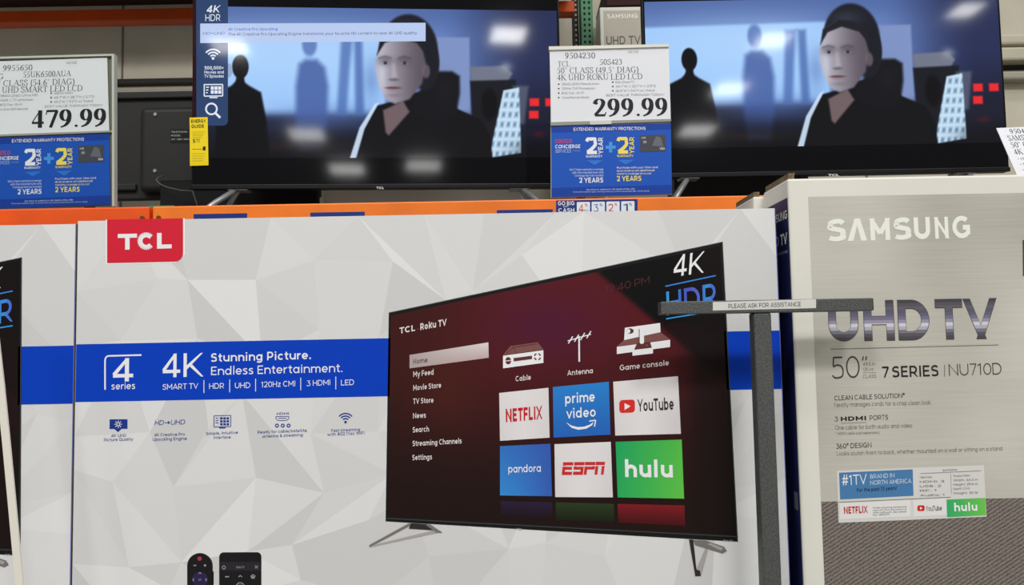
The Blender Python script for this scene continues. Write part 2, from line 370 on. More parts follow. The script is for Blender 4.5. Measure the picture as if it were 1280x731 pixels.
# ------------------------------------------------------------------ round sans stroke lettering (carton print)
XH = 0.73
def geo_glyph(ch, w):
    b, t, x = w/2, 1-w/2, XH-w/2; l = w/2+.02; mid = .5
    rx_ = (XH*1.0-w)/2; ry_ = (XH-w)/2                          # lower-case bowl
    E = el; up = ch.isupper()
    def bowl(cx): return E(cx, XH/2, rx_, ry_, 0, 360, 30)
    if ch == ' ': return .36, []
    if ch == 'A': W = .92; return W+.04, [[(w*.55, 0), (W/2+.02, 1.0)], [(W+.04-w*.55, 0), (W/2+.02, 1.0)], [(.2, .27+w*.1), (W-.16, .27+w*.1)]]
    if ch == 'Λ': W = .92; return W+.04, [[(w*.55, 0), (W/2+.02, 1.0)], [(W+.04-w*.55, 0), (W/2+.02, 1.0)]]
    if ch == 'B': return .82, [[(l, 0), (l, 1)], [(l, t), (.36, t)] + E(.36, (t+.52)/2, .22, (t-.52)/2, 90, -90, 12) + [(l, .52)], [(l, .52), (.42, .52)] + E(.42, (b+.52)/2, .25, (.52-b)/2, 90, -90, 12) + [(l, b)]]
    if ch == 'C': return .95, [E(.5, .5, .5-w/2, .5-b, 48, 312, 30)]
    if ch == 'D': return .96, [[(l, 0), (l, 1)], [(l, t), (.4, t)] + E(.4, .5, .5-w/2, t-.5, 90, -90, 22) + [(l, b)]]
    if ch == 'E': return .74, [[(l, 0), (l, 1)], [(l, t), (.68, t)], [(l, .51), (.62, .51)], [(l, b), (.69, b)]]
    if ch == 'F': return .70, [[(l, 0), (l, 1)], [(l, t), (.67, t)], [(l, .48), (.61, .48)]]
    if ch == 'G': return 1.0, [E(.5, .5, .5-w/2, .5-b, 48, 318, 30), [(.93-w/2, .16), (.93-w/2, .5)], [(.55, .5-w*.1), (.93, .5-w*.1)]]
    if ch == 'H': return .92, [[(l, 0), (l, 1)], [(.86-w/2, 0), (.86-w/2, 1)], [(l, .5), (.86-w/2, .5)]]
    if ch == 'I': return w+.12, [[(l+.03, 0), (l+.03, 1)]]
    if ch == 'J': return .66, [[(.56-w/2, 1), (.56-w/2, .32)] + E(.30, .3, .26-w/2, .3-b, 0, -150, 14)]
    if ch == 'K': return .88, [[(l, 0), (l, 1)], [(.78-w*.2, 1.0), (l, .34)], [(.30, .52), (.84-w*.4, 0)]]
    if ch == 'L': return .68, [[(l, 0), (l, 1)], [(l, b), (.64, b)]]
    if ch == 'M': return 1.08, [[(l, 0), (l, 1)], [(1.02-w/2, 0), (1.02-w/2, 1)], [(l, 1), (.52, .3)], [(1.02-w/2, 1), (.52, .3)]]
    if ch == 'N': return .98, [[(l, 0), (l, 1)], [(.92-w/2, 0), (.92-w/2, 1)], [(l, 1), (.92-w/2, 0)]]
    if ch == 'O': return 1.08, [E(.54, .5, .52-w/2, .5-b, 0, 360, 40)]
    if ch == 'P': return .80, [[(l, 0), (l, 1)], [(l, t), (.42, t)] + E(.42, (t+.36)/2, .33-w/2, (t-.36)/2, 90, -90, 14) + [(l, .36)]]
    if ch == 'Q': return 1.08, [E(.54, .5, .52-w/2, .5-b, 0, 360, 40), [(.6, .3), (.96, -.02)]]
    if ch == 'R': return .84, [[(l, 0), (l, 1)], [(l, t), (.42, t)] + E(.42, (t+.38)/2, .34-w/2, (t-.38)/2, 90, -90, 14) + [(l, .38)], [(.42, .38), (.76-w*.3, 0)]]
    if ch == 'S': return .78, [spl([(.66-w*.2, .80), (.52, t-.01), (.36, t), (.18, t-.06), (w/2+.03, .74), (.13, .60), (.36, .53), (.58, .46), (.70-w/2, .28), (.60, b+.07), (.38, b), (.20, b+.01), (.04+w*.2, .17)], 6)]
    if ch == 'T': return .78, [[(.39, 0), (.39, 1)], [(.0, t), (.78, t)]]
    if ch == 'U': return .92, [[(l, 1), (l, .40)] + E(.45, .40, .45-l, .40-b, 180, 360, 20) + [(.9-l, 1)]]
    if ch == 'V': return .92, [[(w*.5, 1), (.46, 0)], [(.92-w*.5, 1), (.46, 0)]]
    if ch == 'W': return 1.3, [[(w*.5, 1), (.36, 0)], [(.65, 1), (.36, 0)], [(.65, 1), (.94, 0)], [(1.3-w*.5, 1), (.94, 0)]]
    if ch == 'X': return .86, [[(w*.5, 1), (.86-w*.5, 0)], [(.86-w*.5, 1), (w*.5, 0)]]
    if ch == 'Y': return .86, [[(w*.5, 1), (.43, .42)], [(.86-w*.5, 1), (.43, .42)], [(.43, .48), (.43, 0)]]
    if ch == 'Z': return .80, [[(.06, t), (.76, t)], [(.70, t), (.10, b)], [(.05, b), (.77, b)]]
    if ch == 'Ə': return .80, [[(l, b), (.74-w/2, b)], [(.74-w/2, 0), (.74-w/2, 1)], [(l, t), (.74-w/2, t)]]
    if ch == '0': return .82, [E(.41, .5, .39-w/2, .5-b, 0, 360, 34)]
    if ch == '1': return .48, [[(.34-w/2, 0), (.34-w/2, 1)], [(.34-w/2, t), (.03, .80)]]
    if ch == '2': return .72, [spl([(.05, .76), (.14, .92), (.34, t), (.54, .93), (.65-w*.35, .74), (.58, .55), (.34, .30), (.07, b+.02)], 6), [(.04, b), (.68, b)]]
    if ch == '3': return .72, [[(.06, t), (.60, t), (.32, .60)], spl([(.30, .60), (.46, .58), (.62, .46), (.66-w*.35, .30), (.58, .11), (.36, b), (.16, .05), (.03, .18)], 6)]
    if ch == '4': return .80, [[(.60-w/2, 0), (.60-w/2, 1)], [(.58-w/2, 1), (.04, .30)], [(.0, .25), (.76, .25)]]
    if ch == '5': return .74, [[(.12, t), (.64, t)], [(.14, t), (.10, .56)], spl([(.10, .53), (.24, .60), (.40, .61), (.58, .53), (.68-w*.35, .32), (.58, .10), (.36, b), (.16, .05), (.03, .16)], 6)]
    if ch == '6': return .78, [E(.39, .32, .37-w/2, .32-b, 0, 360, 28), spl([(.60, .97), (.36, .88), (.14, .66), (w/2+.02, .36)], 6)]
    if ch == '7': return .70, [[(.02, t), (.68, t)], [(.64, t), (.26, 0)]]
    if ch == '8': return .76, [E(.38, .745, .30-w/2, .255-b, 0, 360, 26), E(.38, .29, .36-w/2, .29-b, 0, 360, 28)]
    if ch == '9': return .78, [E(.39, .68, .37-w/2, .32-b, 0, 360, 28), spl([(.18, .03), (.42, .12), (.64, .34), (.76-w/2, .64)], 6)]
    if ch == 'a': return .84, [bowl(XH/2+.01), [(XH+.03-w/2, 0), (XH+.03-w/2, XH)]]
    if ch == 'b': return .84, [bowl(XH/2+.05), [(l+.01, 0), (l+.01, 1.04)]]
    if ch == 'c': return .72, [E(XH/2+.01, XH/2, rx_, ry_, 45, 315, 24)]
    if ch == 'd': return .86, [bowl(XH/2+.01), [(XH+.03-w/2, 0), (XH+.03-w/2, 1.04)]]
    if ch == 'e': return .78, [E(XH/2+.01, XH/2, rx_, ry_, 0, 318, 26), [(.06, XH/2-.01), (XH-.01, XH/2-.01)]]
    if ch == 'f': return .46, [[(.24, 0), (.24, .80)] + E(.24+.16, .80, .16, .98-w/2-.80+.04, 180, 80, 8), [(.02, x), (.46, x)]]
    if ch == 'g': return .86, [bowl(XH/2+.01), [(XH+.03-w/2, XH), (XH+.03-w/2, .0)] + E(XH/2+.02, -.0, XH/2+.01-w/2, .27-w/2, 0, -150, 14)]
    if ch == 'h': return .80, [[(l+.01, 0), (l+.01, 1.04)], E(.40, .40, .40-l-.01, x-.40, 180, 0, 16) + [(.79-l, 0)]]
    if ch == 'i': return w+.13, [[(l+.03, 0), (l+.03, XH)], [(l+.03, .84), (l+.03, .84+w*1.1)]]
    if ch == 'j': return w+.13, [[(l+.03, -.2), (l+.03, XH)], [(l+.03, .84), (l+.03, .84+w*1.1)]]
    if ch == 'k': return .74, [[(l+.01, 0), (l+.01, 1.04)], [(.66, XH), (l, .24)], [(.30, .42), (.70-w*.3, 0)]]
    if ch == 'l': return w+.13, [[(l+.03, 0), (l+.03, 1.04)]]
    if ch == 'm': return 1.22, [[(l+.01, 0), (l+.01, XH)], E(.36, .42, .36-l-.01, x-.42, 180, 0, 14) + [(.71-l, 0)], E(.86, .42, .86-.71+l, x-.42, 180, 0, 14) + [(1.01+l, 0)]]
    if ch == 'n': return .80, [[(l+.01, 0), (l+.01, XH)], E(.40, .40, .40-l-.01, x-.40, 180, 0, 16) + [(.79-l, 0)]]
    if ch == 'o': return .80, [bowl(XH/2+.02)]
    if ch == 'p': return .84, [bowl(XH/2+.05), [(l+.01, -.27), (l+.01, XH)]]
    if ch == 'q': return .86, [bowl(XH/2+.01), [(XH+.03-w/2, -.27), (XH+.03-w/2, XH)]]
    if ch == 'r': return .50, [[(l+.01, 0), (l+.01, XH)], E(.42, .34, .42-l-.01, x-.34, 180, 82, 8)]
    if ch == 's': return .62, [spl([(.50, XH*.83), (.38, x), (.26, x), (.12, XH*.84), (.09+w*.1, XH*.68), (.28, XH*.53), (.46, XH*.40), (.53-w*.35, XH*.24), (.42, b+.01), (.26, b), (.12, b+.02), (.04, XH*.17)], 5)]
    if ch == 't': return .50, [[(.22, .93), (.22, .22)] + E(.22+.17, .22, .17, .22-b, 180, 290, 8), [(.02, x), (.46, x)]]
    if ch == 'u': return .80, [[(l+.01, XH), (l+.01, .32)] + E(.40, .32, .40-l-.01, .32-b, 180, 360, 16), [(.79-l, XH), (.79-l, 0)]]
    if ch == 'v': return .74, [[(w*.5, XH), (.37, 0)], [(.74-w*.5, XH), (.37, 0)]]
    if ch == 'w': return 1.06, [[(w*.5, XH), (.3, 0)], [(.53, XH), (.3, 0)], [(.53, XH), (.76, 0)], [(1.06-w*.5, XH), (.76, 0)]]
    if ch == 'x': return .72, [[(w*.5, XH), (.72-w*.5, 0)], [(.72-w*.5, XH), (w*.5, 0)]]
    if ch == 'y': return .74, [[(w*.5, XH), (.38, .0)], [(.74-w*.5, XH), (.26, -.27)]]
    if ch == 'z': return .64, [[(.05, x), (.58, x)], [(.54, x), (.08, b)], [(.04, b), (.6, b)]]
    if ch == '.': return w+.12, [[(w*.6+.03, 0), (w*.6+.03, w*1.15)]]
    if ch == ',': return w+.12, [[(w*.6+.03, w), (w*.3+.03, -.14)]]
    if ch == '%': return 1.0, [E(.24, .76, .2-w*.3, .22-w*.3, 0, 360, 20), E(.76, .24, .2-w*.3, .22-w*.3, 0, 360, 20), [(.78, 1), (.22, 0)]]
    if ch == '+': return .7, [[(.05, .45), (.65, .45)], [(.35, .15), (.35, .75)]]
    if ch == '-': return .5, [[(.06, .4), (.44, .4)]]
    if ch == '#': return .86, [[(.34, 1), (.20, 0)], [(.66, 1), (.52, 0)], [(.06, .67), (.84, .67)], [(.02, .33), (.80, .33)]]
    if ch == '!': return w+.14, [[(l+.03, .28), (l+.03, 1)], [(l+.03, 0), (l+.03, w*1.1)]]
    if ch == '/': return .6, [[(.5, 1.05), (.06, -.1)]]
    if ch == ':': return w+.12, [[(l+.03, 0), (l+.03, w*1.1)], [(l+.03, XH-w*1.1), (l+.03, XH)]]
    if ch == '&': return .9, [spl([(.84, .0), (.28, .62), (.24, .82), (.38, t), (.54, .82), (.40, .62), (.14, .44), (w/2+.03, .24), (.20, b+.02), (.42, b), (.66, .20), (.78, .46)], 5)]
    if ch == '*': return .5, [[(.25, 1), (.25, .6)], [(.08, .9), (.42, .7)], [(.42, .9), (.08, .7)]]
    if ch == '°': return .46, [E(.22, .82, .17, .17, 0, 360, 18)]
    if ch == '®': return .5, [E(.24, .78, .2, .2, 0, 360, 18), [(.19, .68), (.19, .88), (.3, .86)]]
    if ch == '"': return .5, [[(.12, 1), (.12, .7)], [(.34, 1), (.34, .7)]]
    if ch == '$': return .78, [spl([(.66-w*.2, .80), (.52, t-.03), (.36, t-.03), (.18, t-.08), (w/2+.03, .72), (.13, .60), (.36, .53), (.58, .46), (.70-w/2, .28), (.60, b+.09), (.38, b+.03), (.20, b+.04), (.04+w*.2, .19)], 6), [(.37, 1.1), (.37, -.1)]]
    return None
_gc = {}
def geo(s, w, space=1.0):
    key = (s, w, space)
    if key in _gc: return _gc[key]
    V, Fc, X0 = [], [], 0.0
    for ch in s:
        g = geo_glyph(ch, w)
        if g is None: return glyphs(s, max(0, (w-.12)*.3), space)
        adv, st = g; lowc = ch in 'acemnorsuvwxz'; lim = XH if (lowc or ch in 'gpqy') else 1.06
        if ch.isupper() or ch.isdigit(): lim = 1.0
        floor_ = -9 if ch in 'gpqyj,Q/$' else 0.0
        for pts in st:
            closed = math.hypot(pts[0][0]-pts[-1][0], pts[0][1]-pts[-1][1]) < 1e-6 and len(pts) > 4
            for i in range(len(pts)-1):
                if math.hypot(pts[i+1][0]-pts[i][0], pts[i+1][1]-pts[i][1]) < 1e-6: continue
            P = [pts[0]]
            for p in pts[1:]:
                if math.hypot(p[0]-P[-1][0], p[1]-P[-1][1]) > 1e-5: P.append(p)
            n = len(P); L = []
            for i in range(n):
                a, c = P[max(i-1, 0)], P[min(i+1, n-1)]
                if closed and i in (0, n-1): a, c = P[-2], P[1]
                d1 = (P[i][0]-a[0], P[i][1]-a[1]); d2 = (c[0]-P[i][0], c[1]-P[i][1])
                l1, l2 = math.hypot(*d1) or 1, math.hypot(*d2) or 1
                tx, ty = d1[0]/l1+d2[0]/l2, d1[1]/l1+d2[1]/l2; d = math.hypot(tx, ty) or 1; tx, ty = tx/d, ty/d
                k = 1.0
                if 0 < i < n-1:
                    cs = (d1[0]*d2[0]+d1[1]*d2[1])/(l1*l2); k = min(1.6, 1/max(.3, math.sqrt(max(0, (1+cs)/2))))
                h = w/2*k
                x, y = P[i]
                if not closed and n == 2 and abs(ty) > .3 and abs(ty) < .995:      # diagonal bars run on a little and are trimmed flat
                    e = (-1 if i == 0 else 1)*w*.6
                    if (y+ty*e > 1 or y+ty*e < 0) or ch in 'AVWMNXvwxyKYkZz47': x, y = x+tx*e*(1 if (y > .97 or y < .03 or abs(y-XH) < .02) else 0), y+ty*e*(1 if (y > .97 or y < .03 or abs(y-XH) < .02) else 0)
                L.append([(x-ty*h, y+tx*h), (x+ty*h, y-tx*h)])
            for i in range(len(L)-1):
                q = [L[i][0], L[i][1], L[i+1][1], L[i+1][0]]
                q = [(X0+a, min(lim, max(floor_, c))) for a, c in q]
                b = len(V); V += q; Fc.append((b, b+1, b+2, b+3))
        X0 += (adv + .05 + w*.25)*space if ch != ' ' else adv*space
    _gc[key] = (V, Fc); return V, Fc

# ------------------------------------------------------------------ setting
YB = 1.95                                                   # front of the display bench beam
BEAM_T = on(640, 249.5, YB).z; BEAM_H = 0.10
YW = 3.75                                                   # rear wall
mb = MB(); mb.box(-9, 9, -9, YW+0.1, -0.1, 0, pm((128, 124, 116), 0.45, 0, 0.4, 0.06, 3)); o = mb.build('floor'); o['kind'] = 'structure'
WALL = pm((196, 190, 172), 0.7, 0, 0.2, 0.05, 2.5, 0.2)
mb = MB(); mb.box(-6, 6, YW, YW+0.1, 0, 6.5, WALL)
x = -5.6
while x < 6:
    mb.box(x-.004, x+.004, YW-.006, YW+.01, 0, 6.5, pm((120, 114, 100), 0.8)); x += 0.92
o = mb.build('wall_back'); o['kind'] = 'structure'
# horizontal girts of the metal wall
def girt(n, y0, y1, xa, xb, px, depth, c):
    t, b = on(px, y0, YW-depth).z, on(px, y1, YW-depth).z
    mb = MB(); mb.box(xa, xb, YW-depth, YW+0.01, b, t, pm(c, 0.6, 0, 0.3, 0.04, 4), min(0.012, (t-b)*.3)); o = mb.build('trim_%d' % n); o['kind'] = 'structure'
girt(1, 88, 99, -5.9, 5.9, 1270, .06, (165, 160, 145))
girt(2, 77, 86, -5.9, 5.9, 1270, .02, (40, 38, 34))  # not a girt: raised dark strip painted for the dark gap above it
girt(3, 42, 55, 1.6, 5.9, 1270, .07, (190, 184, 164))
girt(4, 58, 75, 1.6, 5.9, 1270, .09, (188, 182, 162))

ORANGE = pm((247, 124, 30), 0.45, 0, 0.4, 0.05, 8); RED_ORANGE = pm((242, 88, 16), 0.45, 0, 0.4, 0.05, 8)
GREEN = pm((62, 122, 84), 0.5, 0, 0.35, 0.08, 12)
JX = on(188.5, 258, YB).x
def beam(name, label, x0, x1, zt, h, y, mt, th=0.05, bolts=()):
    rt = thing(name, label, 'shelf beam', frame(((x0+x1)/2, y, zt-h)))
    hw = (x1-x0)/2; mb = MB(); mb.box(-hw, hw, 0, th, 0, h, mt, 0.004); mb.box(-hw, hw, th, th+.012, 0, h*.62, mt); mb.build('beam_body', rt)
    for bx in bolts:
        mb = MB(); xx = bx-(x0+x1)/2
        mb.prism([(xx+.006*math.cos(k*math.pi/4), h-.03+.006*math.sin(k*math.pi/4)) for k in range(8)], -.003, .002, pm((120, 70, 30), .5, .3)); mb.build('bolt', rt, True)
    return rt
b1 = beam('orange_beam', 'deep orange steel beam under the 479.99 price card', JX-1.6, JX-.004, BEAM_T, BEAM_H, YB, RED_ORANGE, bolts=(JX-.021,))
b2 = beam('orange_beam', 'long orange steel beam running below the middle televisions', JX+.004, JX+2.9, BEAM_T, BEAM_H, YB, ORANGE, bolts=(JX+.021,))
# stickers on the long beam
S2 = Surf(b2.matrix_world, 0.0)
mb = MB(); NAVY = pm((28, 52, 130), 0.4)
mb.rect(S2, 695, 250.5, 797, 276, NAVY, 1, -0.018, 1.2)
mb.text(S2, 'GO BIG', 697.5, 256.8, 718, 256.4, 5.2, WHITE_INK, 2, .03)
mb.text(S2, 'GET', 704, 259.0, 711, 258.8, 1.7, WHITE_INK, 2)
mb.text(S2, 'CASH', 698, 265.5, 718, 265.2, 5.2, WHITE_INK, 2, .03)
for x0, s, c in ((721, '4', (215, 60, 40)), (739.5, '3', (40, 110, 190)), (758, '2', (205, 60, 70)), (776.5, '1', (60, 90, 110))):
    yy = 252.6-(x0-721)*.018
    mb.rect(S2, x0, yy, x0+16.5, yy+20, pm((232, 236, 240)), 2, -.018, 1)
    mb.text(S2, s, x0+2.5, yy+12.5, x0+8.5, yy+12.4, 9.5, pm(c), 3, .0)
    mb.text(S2, '%', x0+10, yy+5.5, x0+13.5, yy+5.4, 3.6, pm(c), 3)
mb.text(S2, 'BACK', 730, 263.6, 736, 263.5, 1.8, pm((120, 120, 120)), 3)
o = mb.build('rewards_sticker', b2); o['label'] = 'navy sticker reading GO BIG GET CASH with four white squares'
for xa, xb, yt in ((242, 309, 267.6), (388, 456, 265.7), (621, 691, 262.6)):
    mb = MB(); mb.rect(S2, xa, yt, xb, yt+24, NAVY, 1, -.018); o = mb.build('blue_label', b2)
# green upright between the two beams
mb = MB(); mb.box(JX-.035, JX+.035, YB+.055, YB+.13, 0, BEAM_T+.012, GREEN, .003)
for k in range(10):
    for s in (-1, 1): mb.box(JX+s*.016-.005, JX+s*.016+.005, YB+.0545, YB+.056, .06+k*.08, .085+k*.08, pm((20, 22, 20)))
o = mb.build('rack_upright'); o['label'] = 'short green steel upright behind the joint of the two orange beams'; o['category'] = 'rack upright'
# bench deck carrying the televisions
DECK_T = BEAM_T-.012
mb = MB()
for k in range(12): mb.box(JX-1.58, JX+2.88, YB+.135+k*.1, YB+.215+k*.1+.012, DECK_T-.02, DECK_T, pm((120, 116, 108), .6, 0, .3, .05, 6))
mb.box(JX-1.58, JX+2.88, YB+.28, YB+.33, DECK_T-.075, DECK_T-.0205, pm((110, 70, 30), .6))
mb.box(JX-1.58, JX+2.88, YB+1.1, YB+1.16, DECK_T-.075, DECK_T-.0205, pm((110, 70, 30), .6))
for xx in (JX-1.5, JX+.7, JX+2.8):
    mb.box(xx-.03, xx+.03, YB+1.1, YB+1.16, 0, DECK_T-.075, GREEN); mb.box(xx-.03, xx+.03, YB+.28, YB+.33, 0, DECK_T-.075, GREEN)
o = mb.build('bench_deck'); o['label'] = 'slatted steel deck behind the orange beams, carrying the televisions'; o['category'] = 'shelf'

# ---- rear rack: high orange beam, perforated upright, upper deck with dark cartons
YR = 3.1
zt, zb = on(120, 11.5, YR).z, on(120, 26, YR).z
xr = on(718, 8, YR).x
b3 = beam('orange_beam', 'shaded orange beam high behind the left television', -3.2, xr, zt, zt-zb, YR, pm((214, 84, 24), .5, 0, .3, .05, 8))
mb = MB(); xa, xb = on(727, 30, YR).x, on(742, 30, YR).x; hz = 2.6
mb.box(xa, xb, YR+.02, YR+.11, BEAM_T-.0118, hz, GREEN, .002)
HOLE = pm((12, 14, 12), .8)
zz = 1.5
while zz < 2.3:
    for fx in (.3, .7):
        xc = xa+(xb-xa)*fx; mb.prism([(xc+.0052*math.cos(k*math.pi/4), zz+.0065*math.sin(k*math.pi/4)) for k in range(8)], YR+.0195, YR+.022, HOLE)
    zz += .024
o = mb.build('perforated_upright', None, True); o['label'] = 'green perforated steel upright between the two televisions'; o['category'] = 'rack upright'
mb = MB(); xa2 = on(718.5, 30, YR).x; mb.box(xa2, xa-.002, YR+.10, YR+.14, BEAM_T-.0118, hz, pm((26, 26, 24), .5), .001)  # side face of the green upright, its shade put into a near-black colour
zz = 1.5
while zz < 2.3:
    xc = (xa2+xa)/2; mb.prism([(xc+.0045*math.cos(k*math.pi/4), zz+.005*math.sin(k*math.pi/4)) for k in range(8)], YR+.0995, YR+.102, pm((190, 186, 170)))
    zz += .022
o = mb.build('perforated_upright', None, True); o['label'] = 'dark side face of the green upright, shade put in as black, with pale holes'; o['category'] = 'rack upright'
mb = MB(); mb.box(-3.2, xr-.02, 2.45, YR-.002, zt+.012, zt+.05, pm((44, 30, 26), .7, 0, .2, .2, 9), .002)
mb.box(-3.2, xr-.02, YR+.052, 3.74, 2.36, 2.39, pm((44, 30, 26), .7, 0, .2, .2, 9), .002); o = mb.build('upper_deck_and_shade_slab')  # rear slab lies above the view, added to shade the wall below
zq = on(770, 7, 3.3).z; m2 = MB(); m2.box(xr+.16, 1.25, 3.3, 3.7, zq, zq+.12, pm((50, 26, 22), .7, 0, .2, .2, 9), .002); o2 = m2.build('rack_tray'); o2['label'] = 'dark maroon rack tray above the pale carton between the televisions'; o2['category'] = 'shelf'
o; o['label'] = 'dark steel deck of the upper rack level at the top edge, with an added unseen slab shading the wall'; o['category'] = 'shelf'
# ------------------------------------------------------------------ printed low-poly white cartons (the two matching ones in front)
YF = 1.40
TL, TR_ = on(97, 275, YF), on(969.5, 261.5, YF)
BX0 = on(95.5, 400, YF).x; BX1 = on(974.5, 400, YF).x
BZ = (TL.z+TR_.z)/2; BWD, BDEP = BX1-BX0, .14
M1 = frame(((BX0+BX1)/2, YF, 0.0))
tcl = thing('tv_box', 'large white television carton with red logo tab in the centre front', 'tv box', M1, 'matching white and blue television cartons')
hw = BWD/2
mb = MB(); GREYS = [pm((v, v, v-1), .5, 0, .3) for v in (206, 211, 214, 217, 220, 223, 227)]
nx, nz = 12, 7; gp = {}
for i in range(nx+1):
    for j in range(nz+1):
        u, v = i/nx, j/nz
        if 0 < i < nx: u += random.uniform(-.42, .42)/nx
        if 0 < j < nz: v += random.uniform(-.42, .42)/nz
        gp[i, j] = (-hw+u*BWD, 0, v*BZ)
for i in range(nx):
    for j in range(nz):
        a, b, c, d = gp[i, j], gp[i+1, j], gp[i+1, j+1], gp[i, j+1]
        base = random.choice(GREYS)
        t = ((a, b, c), (a, c, d)) if random.random() < .5 else ((a, b, d), (b, c, d))
        for q in t: mb.poly(q, base if random.random() < .35 else random.choice(GREYS))
SIDE_BLUE = pm((104, 100, 78), .8, 0, .2); KRAFT = pm((150, 120, 88), .8, 0, .2, .1, 40)
mb.poly([(-hw, 0, 0), (-hw, 0, BZ), (-hw, BDEP, BZ), (-hw, BDEP, 0)], pm((196, 192, 186)))
mb.poly([(hw, 0, 0), (hw, BDEP, 0), (hw, BDEP, BZ), (hw, 0, BZ)], SIDE_BLUE)
mb.poly([(-hw, 0, BZ), (hw, 0, BZ), (hw, BDEP, BZ), (-hw, BDEP, BZ)], GREYS[3])
mb.poly([(-hw, 0, 0), (-hw, BDEP, 0), (hw, BDEP, 0), (hw, 0, 0)], KRAFT)
mb.poly([(-hw, BDEP, 0), (-hw, BDEP, BZ), (hw, BDEP, BZ), (hw, BDEP, 0)], GREYS[2])
mb.poly([(hw-.0013, -LAYER*1.5, 0), (hw, -LAYER*1.5, 0), (hw, -LAYER*1.5, BZ), (hw-.0013, -LAYER*1.5, BZ)], pm((96, 104, 184), .5))
mb.build('carton', tcl)
S = Surf(M1, 0.0)
# red tab
mb = MB(); RED = pm((212, 30, 54), .4)
pts = [(134, 274.4), (134, 328.8), (218, 327)] + [(218+11*math.sin(R(a)), 316+11*math.cos(R(a))) for a in (15, 30, 45, 60, 75, 90)] + [(229, 272.8)]
mb.pp(S, pts, RED, 2); mb.pp(S, [(132.5, 274.4), (132.5, 330.3), (219, 328.4), (231, 318), (231, 272.8)], pm((240, 240, 240)), 1)
mb.pp(S, [(147.5, 292.5), (171.5, 292), (171.5, 297), (162.3, 297.2), (162.3, 312), (156.6, 312.1), (156.6, 297.3), (147.5, 297.5)], WHITE_INK, 3)
mb.arc(S, 183, 301.3, 7.8, 40, 320, 6.2, WHITE_INK, 3, 20)
mb.pp(S, [(196.5, 291.2), (202.2, 291.1), (202.2, 305.6), (214.8, 305.4), (214.8, 310.4), (196.5, 310.8)], WHITE_INK, 3)
o = mb.build('brand_logo', tcl); o['label'] = 'red tab with white TCL lettering'
# blue band
mb = MB(); BAND = pm((2, 62, 188), .5, 0, .15)
bl = S.at(93, 431.2), S.at(93, 502.6); br = S.at(912, 413.2), S.at(916, 487)
z1, z0 = (bl[0].y+br[0].y)/2, (bl[1].y+br[1].y)/2
sl1 = (br[0].y-bl[0].y)/BWD*.5; sl0 = (br[1].y-bl[1].y)/BWD*.5
mb.poly([(-hw+.0005, -LAYER, z0-sl0*.5), (hw-.0005, -LAYER, z0+sl0*.5), (hw-.0005, -LAYER, z1+sl1*.5), (-hw+.0005, -LAYER, z1-sl1*.5)], BAND)
W = WHITE_INK
mb.line(S, [(131.5, 487), (131.5, 450)], 2, W, 2); mb.line(S, [(131.5, 450), (132.3, 446.8), (135, 444.8), (177, 443.6)], 2, W, 2)
mb.text(S, '4', 140.5, 477, 166.5, 476.4, 29, W, 2, .015)
mb.text(S, 'series', 139.5, 486.8, 169, 486, 8.6, W, 2, .005)
mb.text(S, '4K', 203, 471.8, 254.5, 470.4, 29.5, W, 2, .008)
mb.text(S, 'SMART TV', 203.5, 487, 248, 485.6, 7, W, 2)
mb.text(S, 'HDR', 261.5, 486, 280.3, 485.5, 7, W, 2); mb.text(S, 'UHD', 293.8, 485.2, 313, 484.7, 7, W, 2)
mb.text(S, '120Hz CMI', 326.6, 484, 369, 482.6, 7, W, 2); mb.text(S, '3 HDMI', 383.5, 482.5, 412.8, 481.2, 7, W, 2); mb.text(S, 'LED', 426.3, 481.7, 442.6, 481, 7, W, 2)
for xx, yy in ((255, 475), (287.2, 474.2), (319.6, 473.2), (376, 471.8), (419.8, 470.5)): mb.line(S, [(xx, yy), (xx, yy+16)], .9, W, 2)
mb.text(S, 'Stunning Picture.', 264, 452.2, 388.6, 448.6, 10.6, W, 2, .022); mb.text(S, 'Endless Entertainment.', 264, 468.8, 428, 464.8, 10.6, W, 2, .001)
o = mb.build('blue_band', tcl); o['label'] = 'blue band printed with white 4K Stunning Picture lettering'
# feature icons
I = BLUE_INK
def cap(mb, rows):
    for s, x0, y0, x1, y1, c in rows: mb.text(S, s, x0, y0, x1, y1, c, I, 1, .008)
mb = MB(); mb.rect(S, 137, 524, 159.5, 536, I, 1, -.01); mb.pp(S, [(143, 536), (147.5, 540), (152, 536)], I, 1)
mb.arc(S, 148, 530, 2, 0, 360, .9, W, 2)
for a in range(0, 360, 45): mb.line(S, [(148+2.8*math.cos(R(a)), 530-2.8*math.sin(R(a))), (148+4.8*math.cos(R(a)), 530-4.8*math.sin(R(a)))], .8, W, 2)
cap(mb, [('4K UHD', 139, 546.3, 158, 545.8, 3.7), ('Picture Quality', 130, 551.4, 166.5, 550.4, 3.7)]); mb.build('feature_icon', tcl)
mb = MB(); mb.text(S, 'HD', 193, 531.3, 205, 531, 6, I, 1, 0, 1, .2); mb.text(S, 'UHD', 213.5, 530.8, 231.5, 530.2, 6, I, 1, 0, 1, .2)
mb.line(S, [(206, 528.2), (211, 528.1)], .9, I); mb.pp(S, [(210, 526), (210, 530.2), (213, 528)], I)
cap(mb, [('4K Creative Pro', 193, 545.2, 231, 544.2, 3.7), ('Upscaling Engine', 191, 551, 233.5, 549.6, 3.9)]); mb.build('feature_icon', tcl)
mb = MB()
for a, b in (((267.5, 519.6), (288.5, 519)), ((288.5, 519), (288.5, 533)), ((288.5, 533), (267.5, 533.6)), ((267.5, 533.6), (267.5, 519.6))): mb.line(S, [a, b], .9, I)
mb.rect(S, 274, 534, 282, 535.4, I)
for a in range(3):
    mb.rect(S, 269.5, 522+a*3, 273, 523+a*3, I)
    for b in range(3): mb.rect(S, 275.2+a*4, 521.4+b*3.7, 278.4+a*4, 524.2+b*3.7, I)
